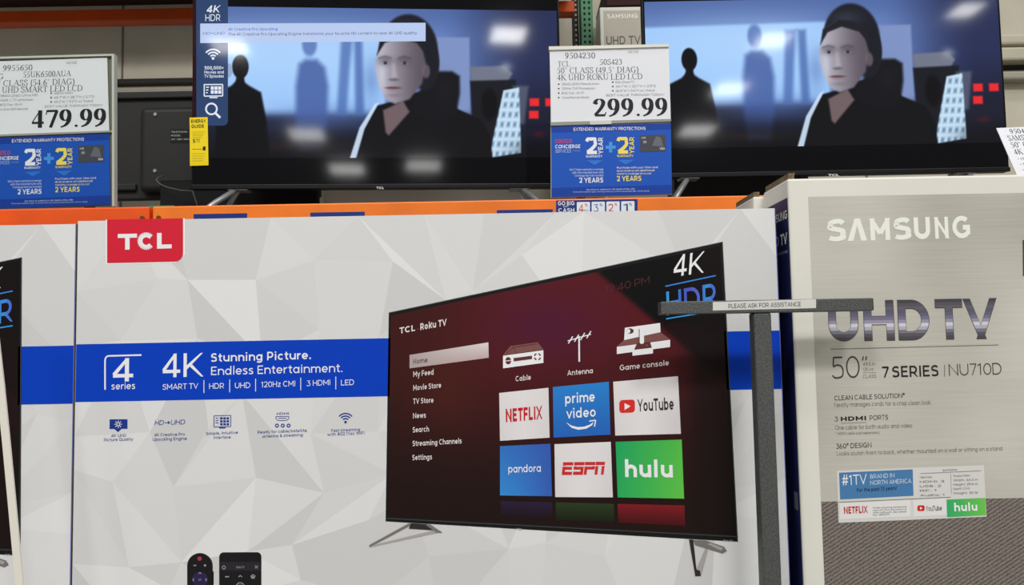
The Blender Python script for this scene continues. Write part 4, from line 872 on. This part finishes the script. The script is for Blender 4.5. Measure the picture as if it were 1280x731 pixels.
# ------------------------------------------------------------------ screen picture: a plain grey-blue scene with figures
def make_picture():
    NX, NY = 450, 186
    X, Y = np.meshgrid(np.linspace(0, 450, NX), np.linspace(0, 190, NY))
    C = np.zeros((NY, NX, 3))
    L = lambda c: np.array(c, float)
    def over(mask, c): nonlocal C; C = C*(1-mask[..., None]) + L(c)*mask[..., None]
    def sms(a, b, x): t = np.clip((x-a)/(b-a), 0, 1); return t*t*(3-2*t)
    def ell(cx, cy, rx, ry, soft=.12): d = np.sqrt(((X-cx)/rx)**2+((Y-cy)/ry)**2); return 1-sms(1-soft, 1+soft, d)
    def blob(cx, cy, rx, ry): return np.exp(-((X-cx)/rx)**2-((Y-cy)/ry)**2)
    def poly(p, soft=1.2):
        p = np.array(p, float); ins = np.zeros(X.shape, bool); D = np.full(X.shape, 1e9); n = len(p)
        for k in range(n):
            a, b = p[k], p[(k+1) % n]
            if a[1] != b[1]: ins ^= ((a[1] > Y) != (b[1] > Y)) & (X < (b[0]-a[0])*(Y-a[1])/(b[1]-a[1])+a[0])
            e = b-a; t = np.clip(((X-a[0])*e[0]+(Y-a[1])*e[1])/(e@e+1e-9), 0, 1)
            D = np.minimum(D, np.hypot(X-a[0]-t*e[0], Y-a[1]-t*e[1]))
        s = np.where(ins, D, -D); return sms(-soft, soft, s)
    # hall
    C[:] = L((96, 124, 186)); over(sms(0, 40, 40-Y)*.7, (74, 98, 156))
    over(poly([(-20, 34), (232, 30), (232, 136), (-20, 138)], 3), (158, 200, 250)); over(blob(120, 60, 130, 40)*.5, (186, 220, 255))
    over(sms(295, 420, X), (38, 46, 84)); over(poly([(296, 36), (338, 36), (338, 134), (296, 134)], 2), (126, 146, 196)); over(sms(330, 450, X)*sms(60, 150, Y)*.8, (18, 20, 34))
    over(sms(126, 146, Y)*(1-sms(290, 330, X)*.2), (24, 27, 44)); over(blob(165, 140, 70, 16)*.55, (82, 112, 176)); over(sms(150, 190, Y)*.85, (8, 8, 12))
    over(blob(120, 176, 60, 6)*.3, (70, 48, 30))
    # far figures
    fade = 1-.8*sms(125, 172, Y)
    over(fade*poly([(122, 100), (126, 72), (134, 66), (148, 66), (158, 76), (162, 100), (160, 150), (154, 182), (126, 182), (122, 150)], 5)*.85, (66, 92, 158)); over(ell(139, 47, 9, 15, .3)*.78, (80, 108, 174))
    over(poly([(178, 40), (192, 40), (188, 80), (184, 136), (172, 136)], 4)*.75*fade, (72, 104, 172)); over(poly([(194, 40), (204, 40), (206, 136), (195, 136)], 4)*.75*fade, (66, 98, 166)); over(blob(215, 92, 11, 26)*.45, (86, 116, 178))
    over(poly([(28, 108), (44, 100), (50, 94), (58, 94), (66, 100), (80, 108), (86, 140), (92, 200), (24, 200), (26, 150)], 2), (8, 9, 13)); over(ell(55, 76, 10, 15, .1), (8, 9, 13)); over(poly([(51, 86), (59, 86), (61, 100), (48, 100)], 1.5), (8, 9, 13))
    # equipment on the right
    over(poly([(338, 74), (382, 72), (392, 82), (386, 92), (340, 94)], 2), (112, 118, 136)); over(poly([(338, 92), (396, 90), (398, 168), (352, 172), (340, 150)], 2), (22, 23, 31)); over(ell(362, 122, 10, 20, .3), (6, 6, 9)); over(blob(384, 74, 8, 7)*.7, (150, 156, 172))
    over(poly([(392, 98), (412, 98), (406, 146), (396, 150)], 3)*.7, (98, 104, 124))
    lad = poly([(380, 104), (400, 100), (401, 184), (361, 190), (367, 160)], 1.3)
    grid = np.clip(np.maximum(.5+.5*np.sin((X-(380-(Y-100)*.18))*.78), .5+.5*np.sin(Y*.5)), 0, 1)**.7
    C = C*(1-lad[..., None]) + (L((96, 128, 160))*(1-grid[..., None])+L((200, 226, 246))*grid[..., None])*lad[..., None]
    for x0, y0 in ((413, 114), (433, 114), (412, 130)): over(poly([(x0, y0), (x0+12, y0), (x0+12, y0+10), (x0, y0+10)], 1.4), (236, 40, 44))
    over(blob(428, 182, 30, 12)*.8, (14, 14, 20)); over(blob(424, 160, 8, 4)*.6, (90, 20, 26))
    # a plain person in a dark high-collared coat
    over(poly([(222, 124), (244, 118), (262, 108), (300, 104), (322, 128), (352, 142), (362, 162), (366, 200), (188, 200), (206, 150)], 1.6), (12, 11, 15))
    over(poly([(284, 92), (298, 80), (316, 80), (325, 86), (325, 108), (320, 136), (296, 146), (262, 130), (270, 112)], 3), (15, 14, 19)); over(blob(306, 104, 12, 18)*.35, (34, 32, 40))
    rim = poly([(219, 122), (224, 120), (206, 154), (194, 196), (186, 196), (200, 152)], 1.3); over(rim*.92, (206, 226, 248))
    over(poly([(229, 130), (254, 118), (262, 132), (236, 162), (232, 158)], 2), (112, 94, 98))
    over(ell(262, 52, 36, 45, .06), (24, 25, 33)); over(ell(281, 68, 19, 36, .08), (24, 25, 33)); over(blob(256, 26, 20, 10)*.5, (66, 72, 92))
    face = poly([(222, 60), (228, 40), (244, 30), (262, 32), (278, 46), (283, 70), (278, 96), (262, 116), (244, 122), (232, 116), (224, 98), (220, 78)], 2.2)
    shade = sms(216, 282, X)
    C = C*(1-face[..., None]) + (L((184, 180, 192))*(1-shade[..., None])+L((92, 84, 94))*shade[..., None])*face[..., None]
    over(blob(228, 84, 5, 26)*face*.55, (206, 214, 232))
    over(ell(283, 80, 5, 9, .3)*.8, (108, 96, 104))
    for ex in (232, 256):
        over(blob(ex, 67, 9, 6)*.62, (80, 74, 88)); over(ell(ex, 70, 4.6, 1.7, .6)*.5, (150, 150, 162)); over(ell(ex+.4, 69.8, 2.2, 1.9, .5)*.9, (36, 34, 44))
        over(poly([(ex-8, 63), (ex, 60.2), (ex+8, 62.6), (ex+8, 64.4), (ex, 62.6), (ex-8, 65)], 1.8)*.55, (66, 60, 72))
    over(poly([(241, 70), (244, 70), (247, 88), (240, 90)], 2.4)*.35, (206, 202, 212)); over(ell(242.5, 91, 6, 2, .6)*.6, (86, 76, 86))
    over(ell(242, 101.5, 9.5, 1.7, .5)*.85, (92, 58, 66)); over(ell(242, 104.4, 7, 1.8, .6)*.4, (150, 110, 118)); over(blob(243, 111, 9, 2.4)*.3, (90, 82, 92))
    over(poly([(222, 60), (226, 40), (246, 28), (266, 30), (282, 46), (284, 60), (272, 44), (250, 37), (232, 44)], 1.6), (26, 27, 35))
    lx = np.where(C/255 <= .04045, C/255/12.92, ((C/255+.055)/1.055)**2.4)
    me = bpy.data.meshes.new('picture')
    n = NX*NY; co = np.zeros((n, 3)); co[:, 0] = (X/450).ravel(); co[:, 2] = ((190-Y)/450).ravel()
    idx = np.arange(n).reshape(NY, NX); q = np.stack([idx[1:, :-1], idx[1:, 1:], idx[:-1, 1:], idx[:-1, :-1]], -1).reshape(-1, 4); nf = len(q)
    me.vertices.add(n); me.vertices.foreach_set('co', co.ravel()); me.loops.add(nf*4); me.loops.foreach_set('vertex_index', q.ravel().astype(np.int32))
    me.polygons.add(nf); me.polygons.foreach_set('loop_start', np.arange(0, nf*4, 4, dtype=np.int32)); me.polygons.foreach_set('loop_total', np.full(nf, 4, np.int32))
    me.update(calc_edges=True)
    ca = me.color_attributes.new('Col', 'FLOAT_COLOR', 'POINT'); ca.data.foreach_set('color', np.concatenate([lx.reshape(-1, 3), np.ones((n, 1))], 1).ravel().astype(np.float32))
    me.materials.append(SCREEN_PIC); return me
PIC = make_picture()

# ------------------------------------------------------------------ televisions on the bench
def television(label, left_px, right_px, bottom_px, y_left, yaw, film_bottom_px, logo_px):
    ux = Vector((math.cos(yaw), math.sin(yaw), 0))
    p0 = on(left_px, bottom_px, y_left)
    M = frame((p0.x, p0.y, DECK_T), ux); Sx = Surf(M, 0.0)
    Wd = Sx.at(right_px, bottom_px).x
    M = frame((p0 + ux*(Wd/2)).to_tuple()[:2] + (DECK_T,), ux); Sx = Surf(M, 0.0)
    rt = thing('television', label, 'television', M)
    h = Wd/2; z0 = p0.z-DECK_T; Ht = Wd*.575
    zf = Sx.at(*film_bottom_px).y; pw = Wd-.016; fh = pw*190/450
    zs0 = zf-.034/1.12*Wd*1.9; zs0 = max(zs0, z0+.014)
    mb = MB(); mb.box(-h, h, .002, .03, z0, z0+Ht, BLACK_SATIN, .003); mb.box(-h*.78, h*.78, .03, .075, z0+.02, z0+Ht*.6, BLACK_SATIN, .012)
    mb.build('housing', rt)
    mb = MB(); mb.box(-h, h, -.004, .0025, z0-.001, z0+.013, pm((24, 24, 26), .35, .2), .002); mb.build('bottom_bezel', rt)
    mb = MB(); mb.box(-h+.004, h-.004, .0002, .004, z0+.0128, z0+Ht-.004, em((3, 3, 4), .4)); scn = mb.build('screen', rt)
    pic = bpy.data.objects.new('screen_image', PIC); COL.objects.link(pic); pic.parent = scn; pic.scale = (pw, 1, pw); pic.location = (-pw/2, -.0002, zf); pic['label'] = 'lit picture of a dark-coated person in a blue-grey hall'
    FM = pm((176, 176, 178), .35, .6, .5)
    for s in (-1, 1):
        mb = MB(); a = Vector((s*h*.78, .02, z0+.004)); k = .0
        for yy, zz in ((-.10, .008), (.12, .008)):
            b_ = Vector((s*(h*.78+.085), yy, zz)); a_ = Vector((s*h*.76, .02, z0+.006))
            mb.tube([a_, a_*.5+b_*.5+Vector((0, 0, .004)), b_], .0085, FM, 8)
            mb.box(b_.x-.012, b_.x+.012, b_.y-.014, b_.y+.014, 0, .012, BLACK_SATIN, .003)
        mb.box(s*h*.76-.03, s*h*.76+.03, .0, .05, z0-.004, z0+.012, FM, .003)
        mb.build('stand_foot', rt, True)
    mb = MB(); SL = Surf(M, -.004); mb.text(SL, logo_px[0], *logo_px[1:], WHITE_INK, 1, .03); mb.build('brand_mark', rt)
    return rt, scn, Sx
tvL, scL, SL_ = television('television with dark menu strip and yellow sticker on its left', 238.8, 704, 236.3, 2.24, R(4.2), (450, 197.2), ('TCL', 470.5, 236.2, 480, 236.1, 2.8))
tvR, scR, SR_ = television('television above the grey carton showing the picture without menus', 808.5, 1263, 222.4, 2.32, 0.0, (1050, 181.8), ('TCL', 1035, 219.9, 1049, 219.7, 2.2))
S = SL_
mb = MB(); ST = em((46, 68, 108)); WE = em((226, 232, 244)); 
mb.pp(S, [(245.2, -40), (245.6, 157), (279, 157), (283, 155.6), (285, 152), (285, -40)], ST, 2); mb.pp(S, [(241, -40), (240.6, 157), (245.6, 157), (245.2, -40)], em((40, 10, 16)), 2)
mb.pp(S, [(285, 79), (285, 97), (288, 96), (290.5, 91), (290.5, 85), (288, 80)], em((150, 170, 205)), 2)
mb.text(S, '4K', 258.5, 16, 276, 15.6, 9, WE, 3, .03, 1, .2); mb.text(S, 'HDR', 256.8, 26.6, 275.6, 26.2, 8.4, WE, 3, -.004)
mb.disc(S, 266.4, 73, 1.8, 1.8, WE, 3)
for r in (4, 7.6, 11.2): mb.arc(S, 266.4, 73, r, 38, 142, 1.9, WE, 3)
mb.text(S, '500,000+', 255.5, 87, 279.5, 86.8, 4.2, WE, 3, .03); mb.text(S, 'Movies and', 255.5, 92.2, 279.8, 92, 3.8, WE, 3, .02); mb.text(S, 'TV Episodes', 255.5, 97.2, 279.8, 97, 3.8, WE, 3, .02)
mb.line(S, [(255.4, 105.8), (278.4, 105.6), (278.4, 120), (255.4, 120.2), (255.4, 105.2)], 1.4, WE, 3); mb.rect(S, 262, 121.4, 272, 122.8, WE, 3)
for a in range(3):
    for b in range(2): mb.rect(S, 263.6+a*4.6, 108+b*5, 267.4+a*4.6, 112.2+b*5, WE, 3)
    mb.rect(S, 257.6, 108.4+a*3.4, 261.4-a*.8, 109.8+a*3.4, WE, 3)
mb.arc(S, 264.4, 136.2, 6.8, 0, 360, 2.2, WE, 3, 24); mb.line(S, [(269.4, 141.4), (275.4, 147.2)], 2.8, WE, 3)
o = mb.build('menu_strip', scL); o['label'] = 'slate blue on-screen strip of white icons'
mb = MB(); mb.pp(S, [(250.4, 29.6), (250.4, 54), (532, 51.6), (532, 28.6)], em((186, 204, 240)), 4)
BT = em((88, 112, 176)); mb.text(S, 'HD', 253.5, 43.8, 263, 43.7, 3.6, BT, 5, 0, 1, .2); mb.text(S, 'UHD', 268, 43.7, 281, 43.5, 3.6, BT, 5, 0, 1, .2); mb.line(S, [(264, 42), (267.4, 42)], .8, BT, 5)
mb.text(S, '4K Creative Pro Upscaling', 285.5, 38.4, 347, 38, 3.4, em((60, 110, 200)), 5, .012); mb.text(S, 'The 4K Creative Pro Upscaling Engine transforms your favorite HD content to near 4K UHD quality.', 285.5, 44.8, 522, 43, 3.6, em((92, 100, 124)), 5, .008)
o = mb.build('message_banner', scL); o['label'] = 'pale on-screen banner with one line of small text'
mb = MB(); YEL = pm((246, 220, 14), .5); BI = pm((30, 28, 20)); GY = pm((168, 150, 30)); SY = Surf(tvL.matrix_world, -.0045)
pts = [SY.at(x, y) for x, y in ((237, 147), (259.5, 146.4), (260.6, 206.6), (237.4, 207.2))]
mb.prism([(p.x, p.y) for p in pts], -.0045, -.0038, YEL)
mb.text(SY, 'ENERGY', 239, 153.6, 257.5, 153.2, 4.2, BI, 1, .04); mb.text(SY, 'GUIDE', 239.4, 160, 255, 159.6, 4.2, BI, 1, .04); mb.text(SY, '$11', 241, 178.4, 249.4, 178.2, 4.4, BI, 1, .0)
for k in range(4): mb.line(SY, [(240.5, 165+k*2.4), (256-k, 164.8+k*2.4)], .5, GY, 1); mb.line(SY, [(240.5, 192+k*3), (257-k, 191.8+k*3)], .5, GY, 1)
mb.rect(SY, 253.6, 183, 257, 188, BI, 1); mb.line(SY, [(240.4, 186.4), (256.8, 186.2)], .5, BI, 1)
o = mb.build('energy_sticker', tvL, True); o['label'] = 'yellow energy label on the lower left corner'

# ------------------------------------------------------------------ television seen from behind
YK = 2.62; x0, x1 = on(60, 150, YK).x, on(400, 150, YK).x
zt2, zb2 = on(190, 117, YK).z, on(150, 250, YK).z
Mk = frame(((x0+x1)/2, YK, DECK_T)); bk = thing('television', 'dark television turned backwards behind the yellow sticker', 'television', Mk); cx = (x0+x1)/2; S = Surf(Mk, 0.0)
DK = pm((37, 37, 36), .5, 0, .35, .04, 60); h = (x1-x0)/2; zb2 = max(zb2, DECK_T+.03)
mb = MB(); mb.box(-h, h, 0, .03, zb2-DECK_T, zt2-DECK_T, DK, .006); mb.build('back_shell', bk)
a, b = S.at(180, 137), S.at(196, 216)
mb = MB(); mb.box(a.x, h*.8, -.035, .004, zb2-DECK_T+.02, a.y, DK, .02, 4); mb.build('electronics_cover', bk)
c = S.at(146, 128); e = S.at(180, 240)
mb = MB(); mb.box(-h+.01, h-.01, -.014, .003, a.y+.035, a.y+.06, DK, .005)
mb.box(-h+.01, a.x-.02, -.014, .003, zb2-DECK_T+.03, zb2-DECK_T+.055, DK, .005); mb.build('shell_rib', bk)
mb = MB()
SK = Surf(Mk, -.035)
mb.rect(SK, 213, 161.5, 241, 179, pm((12, 12, 12), .4), 1); 
for k in range(3): mb.text(SK, ('TELEVISION', 'MODEL', 'AC 120V 60Hz')[k], 214, 166+k*4.6, (234, 226, 238)[k], 165.8+k*4.6, 2.2, pm((190, 190, 186)), 2)
mb.build('rating_label', bk)
for p in ((194.5, 143), (194, 213.5)):
    q = SK.at(*p); mb = MB(); mb.prism([(q.x+.006*math.cos(k*math.pi/5), q.y+.006*math.sin(k*math.pi/5)) for k in range(10)], -.039, -.034, pm((170, 166, 156), .4, .5)); mb.build('screw', bk, True)
for s in (-1, 1):
    mb = MB(); mb.box(s*h*.7-.02, s*h*.7+.02, -.08, .1, 0, .008, BLACK_SATIN, .002); mb.box(s*h*.7-.015, s*h*.7+.015, .005, .025, .006, zb2-DECK_T+.02, BLACK_SATIN, .002); mb.build('stand_foot', bk)
# cable hanging below it
q0 = on(203, 222, 2.52)
mb = MB(); mb.tube([Vector((q0.x+dx, y_, q0.z+dz)) for dx, y_, dz in ((0, 2.53, .008), (.004, 2.48, -.008), (.012, 2.45, -.022), (.026, 2.44, -.036), (.044, 2.435, -.046), (.066, 2.43, -.054), (.1, 2.43, -.062), (.14, 2.425, -.066))] + [Vector((q0.x+.19, 2.42, DECK_T+.003))], .0018, pm((104, 102, 96), .5)); o = mb.build('power_cord', None, True); o['label'] = 'thin grey cord hanging below the backward television'; o['category'] = 'cord'

# ------------------------------------------------------------------ low boxes on the deck under the televisions
def low_box(name, label, xa, xb, Y, ytop, dep, c, flap=False):
    A, B = on(xa, ytop, Y), on(xb, ytop, Y); rt = thing(name, label, 'box', frame(((A.x+B.x)/2, Y, DECK_T)))
    hh = (B.x-A.x)/2; z = max(A.z, B.z)-DECK_T
    mb = MB(); mb.box(-hh, hh, 0, dep, 0, z, pm(c, .55, 0, .3), .003); mb.build('box_body', rt)
    mb = MB(); mb.box(-hh*.99, hh*.99, -.0006, dep*.6, z-.002, z+.0006, pm([max(0, v-14) for v in c], .55)); mb.build('lid', rt); return rt
low_box('long_white_box', 'long white box lying under the left television', 404, 652, 2.50, 222, .09, (246, 243, 232))
low_box('dark_gap_box', 'added black box filling in the darkness under the right television', 842, 1010, 2.62, 205, .12, (14, 14, 15))  # added black body in place of the darkness between television and beam
low_box('dark_gap_box', 'added black box standing in for the dark shade under the left television', 200, 396, 2.47, 226, .04, (14, 14, 15))  # added black body in place of the shade below the television
q = on(640, 246, 2.33)
mb = MB(); mb.tube([(q.x-.09, 2.33, DECK_T+.004), (q.x-.075, 2.33, DECK_T+.02), (q.x-.06, 2.33, DECK_T+.03), (q.x-.045, 2.33, DECK_T+.018), (q.x-.03, 2.33, DECK_T+.004), (q.x+.03, 2.33, DECK_T+.004)], .003, pm((16, 16, 16), .5)); o = mb.build('power_cord', None, True); o['label'] = 'black looped cord under the right end of the left television'; o['category'] = 'cord'

# ------------------------------------------------------------------ carton standing behind between the two televisions
YC = 2.95; A, B = on(749.5, 9, YC), on(802, 8, YC)
rt = thing('tv_box', 'pale grey carton standing between the two televisions', 'tv box', frame(((A.x+B.x)/2+.25, YC, DECK_T))); hh = (B.x-A.x)/2+.25; z = A.z-DECK_T
S = Surf(rt.matrix_world, 0.0)
mb = MB(); mb.box(-hh, hh, 0, .14, 0, z, CW, .004); mb.build('carton', rt)
mb = MB(); mb.poly([(-hh+.014, -LAYER, .05), (hh-.03, -LAYER, .05), (hh-.03, -LAYER, z-.015), (-hh+.014, -LAYER, z-.015)], pm((184, 178, 162), .5))
mb.text(S, 'SAMSUNG', 759, 23, 797, 22.4, 5.2, SWH, 2, .04); mb.text(S, 'UHD TV', 758, 56, 801, 55, 10.5, pm((98, 94, 92)), 2, .02); mb.build('front_print', rt)

# ------------------------------------------------------------------ price signs
BLUEP = pm((24, 84, 186), .35); BLUED = pm((18, 62, 158), .35); CARD = pm((226, 228, 233), .45); CI = pm((66, 66, 70)); CT = pm((132, 134, 140)); YW_ = pm((244, 222, 96), .4); LBL = pm((70, 150, 226), .4)
def price_sign(label, dx, dy, sl, Y, rows, price, small_l, small_r, lab2):
    base = on(763+dx, 245+dy, Y)
    M = frame((base.x, Y, BEAM_T)); rt = thing('price_sign', label, 'price sign', M, None); S = Surf(M, 0.0)
    X = lambda x, y: (x+dx, y+dy+(x-763)*sl)
    def q(mb, pts, mt, l): mb.pp(S, [X(*p) for p in pts], mt, l)
    def tx(mb, s, x0, y0, x1, c, mt, l=2, **k): a, b = X(x0, y0), X(x1, y0); mb.text(S, s, a[0], a[1], b[0], b[1], c, mt, l, **k)
    def slab(mb, pts, y0, y1, mt): mb.prism([tuple(S.at(*X(*p))) for p in pts], y0, y1, mt)
    mb = MB(); slab(mb, [(687, 61), (836, 60), (838.5, 153), (689, 155)], 0, .0012, CARD)
    for s, x0, y0, x1, c in rows: tx(mb, s, x0, y0, x1, c, CI, 1, font='serif')
    tx(mb, price, 741.5, 145.5, 834.5, 22.5, pm((24, 24, 26)), 1, font='serif', weight=1.62)
    tx(mb, '02/0Z', 785, 66.6, 798, 3, CT, 1)
    for k, s in enumerate(small_l):
        q(mb, [(697.4, 103.4+k*5.6), (697.4, 105.2+k*5.6), (699.4, 105.2+k*5.6), (699.4, 103.4+k*5.6)], CI, 1); tx(mb, s, 702, 105.8+k*5.6, (749, 744, 730, 737)[k], 3, CT, 1)
    for k, s in enumerate(small_r):
        q(mb, [(765, 101.8+k*5.4), (765, 103.6+k*5.4), (767, 103.6+k*5.4), (767, 101.8+k*5.4)], CI, 1); tx(mb, s, 769.5, 104.2+k*5.4, (793, 820, 818)[k], 3, CT, 1)
    tx(mb, 'BEST VALUE THROUGH TODAY', 758, 120.4, 831, 2.8, CT, 1)
    o = mb.build('price_card', rt, False); o['label'] = lab2
    mb = MB(); slab(mb, [(689, 157), (838.6, 155), (840, 243.4), (689.4, 245.4)], 0, .0012, BLUEP)
    q(mb, [(689.3, 234), (689.4, 245), (839.9, 243), (839.8, 232)], BLUED, 1); q(mb, [(689, 157.4), (689.2, 164.6), (838.6, 162.6), (838.5, 155.4)], BLUED, 1)
    tx(mb, 'EXTENDED WARRANTY PROTECTIONS', 717, 163, 807, 4, WHITE_INK, bold=.015)
    tx(mb, 'COSTCO', 694, 178, 715, 4.8, pm((222, 70, 70)), bold=.03, italic=.15); tx(mb, 'CONCIERGE', 694, 184.6, 725.5, 4.6, WHITE_INK, bold=.03, italic=.1); tx(mb, 'SERVICES', 694, 190, 714, 4.2, pm((170, 196, 232)), italic=.15); tx(mb, 'Technical support', 716, 188.4, 726, 1.6, pm((150, 180, 226)))
    for xx, mt in ((732, WHITE_INK), (771, YW_)):
        tx(mb, '2', xx, 192.4, xx+14.6, 21, mt, bold=.04); tx(mb, 'WARRANTY', xx+.2, 196.6, xx+21, 3, mt, bold=.02)
        v, f = geo('YEAR', .19); xs = [p[0] for p in v]; a_, b_ = min(xs), max(xs); i = mb.mi(mt)      # the word turned upright
        vs = [mb.bm.verts.new(S.p3(S.at(*X(xx+21.6-6*y, 192.6-21*(x-a_)/(b_-a_))), LAYER*2+(k//4 % 23)*STEP)) for k, (x, y) in enumerate(v)]
        for fc in f: mb.bm.faces.new([vs[k] for k in fc]).material_index = i
        q(mb, [(xx+1, 200), (xx+11, 206), (xx+22, 200)], pm((44, 116, 208)), 2)
    q(mb, [(757, 182), (757, 186), (769.5, 186), (769.5, 182)], LBL, 2.2); q(mb, [(761.2, 177.4), (761.2, 190.6), (765.4, 190.6), (765.4, 177.4)], LBL, 2)
    q(mb, [(800, 169.6), (800, 190.4), (832, 190), (832, 168.8)], pm((70, 72, 80), .35), 2); tx(mb, 'citi', 802, 174, 807, 2.6, WHITE_INK, 3); tx(mb, 'VISA', 824.6, 188, 831, 2.8, WHITE_INK, 3, bold=.03); q(mb, [(804, 176.6), (804, 179.6), (808, 179.6), (808, 176.6)], pm((150, 150, 154)), 3)
    q(mb, [(820, 171), (815, 183), (829, 184), (826, 173)], pm((104, 106, 114), .35), 3); mb.bm.faces.ensure_lookup_table(); tx(mb, '4000 1234 5678', 803, 183.4, 820, 2, pm((170, 170, 174)), 3) if False else None
    for k in range(3):
        tx(mb, ('Get 2 Years warranty coverage', 'with the manufacturer and', 'Concierge Services included')[k], 712+k*3, 212.6+k*3.8, 754, 2.6, pm((214, 226, 244)))
        tx(mb, ('Purchase with your Visa card', 'and receive an additional', 'warranty coverage at no cost')[k], 771, 211+k*3.8, 822-k*4, 2.6, (pm((250, 236, 170)) if k else WHITE_INK))
    tx(mb, '2 YEARS', 724, 228, 754, 6.4, WHITE_INK, bold=.035); tx(mb, '2 YEARS', 771, 226.6, 801.6, 6.4, YW_, bold=.035)
    tx(mb, 'See store or website for full details of this offer', 733, 237.4, 794, 2, pm((200, 214, 240))); tx(mb, 'Terms and conditions apply. Coverage varies by product and purchase date. Ask for details.', 716, 240, 812, 1.7, pm((180, 200, 236)))
    o = mb.build('warranty_poster', rt, False); o['label'] = 'blue EXTENDED WARRANTY PROTECTIONS poster'
    return rt, S, X, slab
rows_m = [('9504230', 706.5, 72.6, 744, 7.4), ('TCL', 697.5, 82.6, 712.5, 7), ('50S423', 750, 80.8, 777.5, 7), ('50" CLASS (49.5" DIAG)', 696.5, 91, 798, 7.4), ('4K UHD ROKU LED LCD', 696.5, 99.6, 803, 7.6)]
rt, S, X, slab = price_sign('price sign reading 299.99 between the two televisions', 0, 0, -.014, YB+.012, rows_m, '299.99', ['3840x2160 Resolution', '120Hz CMI Processor', '802.11ac Wi-Fi', 'Voice Remote Ready'], ['Roku Smart TV', '44.1"W X 25.1"H X 2.9"D', '26.6"W X 9.6"H w/ stand'], 'white card priced 299.99')
mb = MB(); slab(mb, [(686, 57.6), (835.6, 56.8), (835.8, 60), (686.2, 62)], -.004, .016, pm((222, 222, 208), .2)); mb.build('top_lip', rt, True)
mb = MB(); slab(mb, [(688, 152), (838.6, 150), (838.6, 153), (688.2, 156.4)], -.003, .004, pm((150, 152, 144), .25)); slab(mb, [(737, 151.4), (764, 151), (764.2, 155.6), (737.2, 156)], -.005, .0, pm((206, 206, 196), .3)); mb.build('sign_holder', rt, True)
mb = MB(); slab(mb, [(688, 62), (836, 60.4), (840, 244), (688.6, 246)], .003, .006, pm((196, 198, 190), .3)); mb.build('backing_board', rt, True)
rows_l = [('9955650', 706, 73.4, 742.5, 7.4), ('LG', 691, 83.6, 706.5, 7), ('55UK6500AUA', 731, 82, 791, 7.2), ('55" CLASS (54.6" DIAG)', 690, 92.4, 795, 7.6), ('4K UHD SMART LED LCD', 690, 100.8, 805, 7.6)]
rt, S, X, slab = price_sign('price sign reading 479.99 at the left edge', -702, 14, -.026, YB+.012, rows_l, '479.99', ['3840x2160 Ultra HD', 'HDR / TruMotion', '802.11ac Wi-Fi', 'Active HDR Remote'], ['webOS Smart', '48.7"W X 28.7"H X 2.7"D', '49.2"W X 9.2"D w/ Stand'], 'white card priced 479.99')
mb = MB(); slab(mb, [(686, 56), (845.6, 56), (845.8, 246), (843.2, 246), (842.6, 58.4), (686.2, 58.4)], -.004, .012, pm((188, 192, 180), .25)); mb.build('clear_frame', rt, True)
mb = MB(); slab(mb, [(688, 153), (842.6, 151.4), (842.6, 153.6), (688.2, 155.4)], -.003, .004, pm((160, 162, 154), .25)); mb.build('sign_holder', rt, True)
mb = MB(); slab(mb, [(687, 58.5), (842.6, 58.5), (843.2, 245), (687.4, 245)], -.0042, -.0032, ACRYLIC); mb.build('clear_cover', rt, True)
mb = MB(); slab(mb, [(687, 59), (842, 59), (843, 245), (687.4, 245)], .003, .006, pm((110, 110, 98), .3)); mb.build('backing_board', rt, True)
# leaning card at the right edge
B0 = on(1272.5, 222, YB+.03); T0 = on(1245.5, 160, YB+.085)
lo_, hi_ = YB-.2, YB+1.2                                     # depth of the far top corner that makes the card square
for _ in range(60):
    e_ = (lo_+hi_)/2; TRc = on(1345, 156, e_)
    if (T0-B0).dot(TRc-T0) < 0: lo_ = e_
    else: hi_ = e_
a = (TRc-T0).normalized(); bvec = (T0-B0).normalized(); Hc = (T0-B0).length; o3 = B0
M = frame(o3, a, bvec); S = Surf(M, 0.0)
0 and print('card', a, bvec, Hc, (TRc-T0).length)
card = thing('price_card', 'white price card leaning at the right edge above the grey carton', 'price card', M)
dz = (o3.z-BEAM_T)/bvec.z
mb = MB(); mb.box(0, .26, 0, .0015, -dz, Hc, CARD); mb.build('card_sheet', card)
mb = MB()
def ct(s, u, w, v, c, mt=CI, ser=True):
    vv, f = serif(s, 1.0) if ser else geo(s, .12); xs = [p[0] for p in vv]; a0, b0 = min(xs), max(xs); i = mb.mi(mt)
    vs = [mb.bm.verts.new((u+w*(x-a0)/(b0-a0), -.0004-(k//4 % 23)*STEP, v+y*c)) for k, (x, y) in enumerate(vv)]
    for fc in f: mb.bm.faces.new([vs[k] for k in fc]).material_index = i
ct('9504240', .034, .075, Hc*.87, Hc*.1); ct('SAMSUNG', .020, .085, Hc*.73, Hc*.11); ct('50" CLASS', .020, .10, Hc*.59, Hc*.11); ct('4K UHD LED LCD', .020, .17, Hc*.45, Hc*.11)
for k in range(3): ct(('• HDR Resolution', '• Smart Functions', '• Motion Rate 120')[k], .022, .1, Hc*(.34-k*.11), Hc*.05, CT, False)
mb.build('card_lettering', card)

if _txt is not None:
    c = _txt.data; bpy.data.objects.remove(_txt); bpy.data.curves.remove(c)
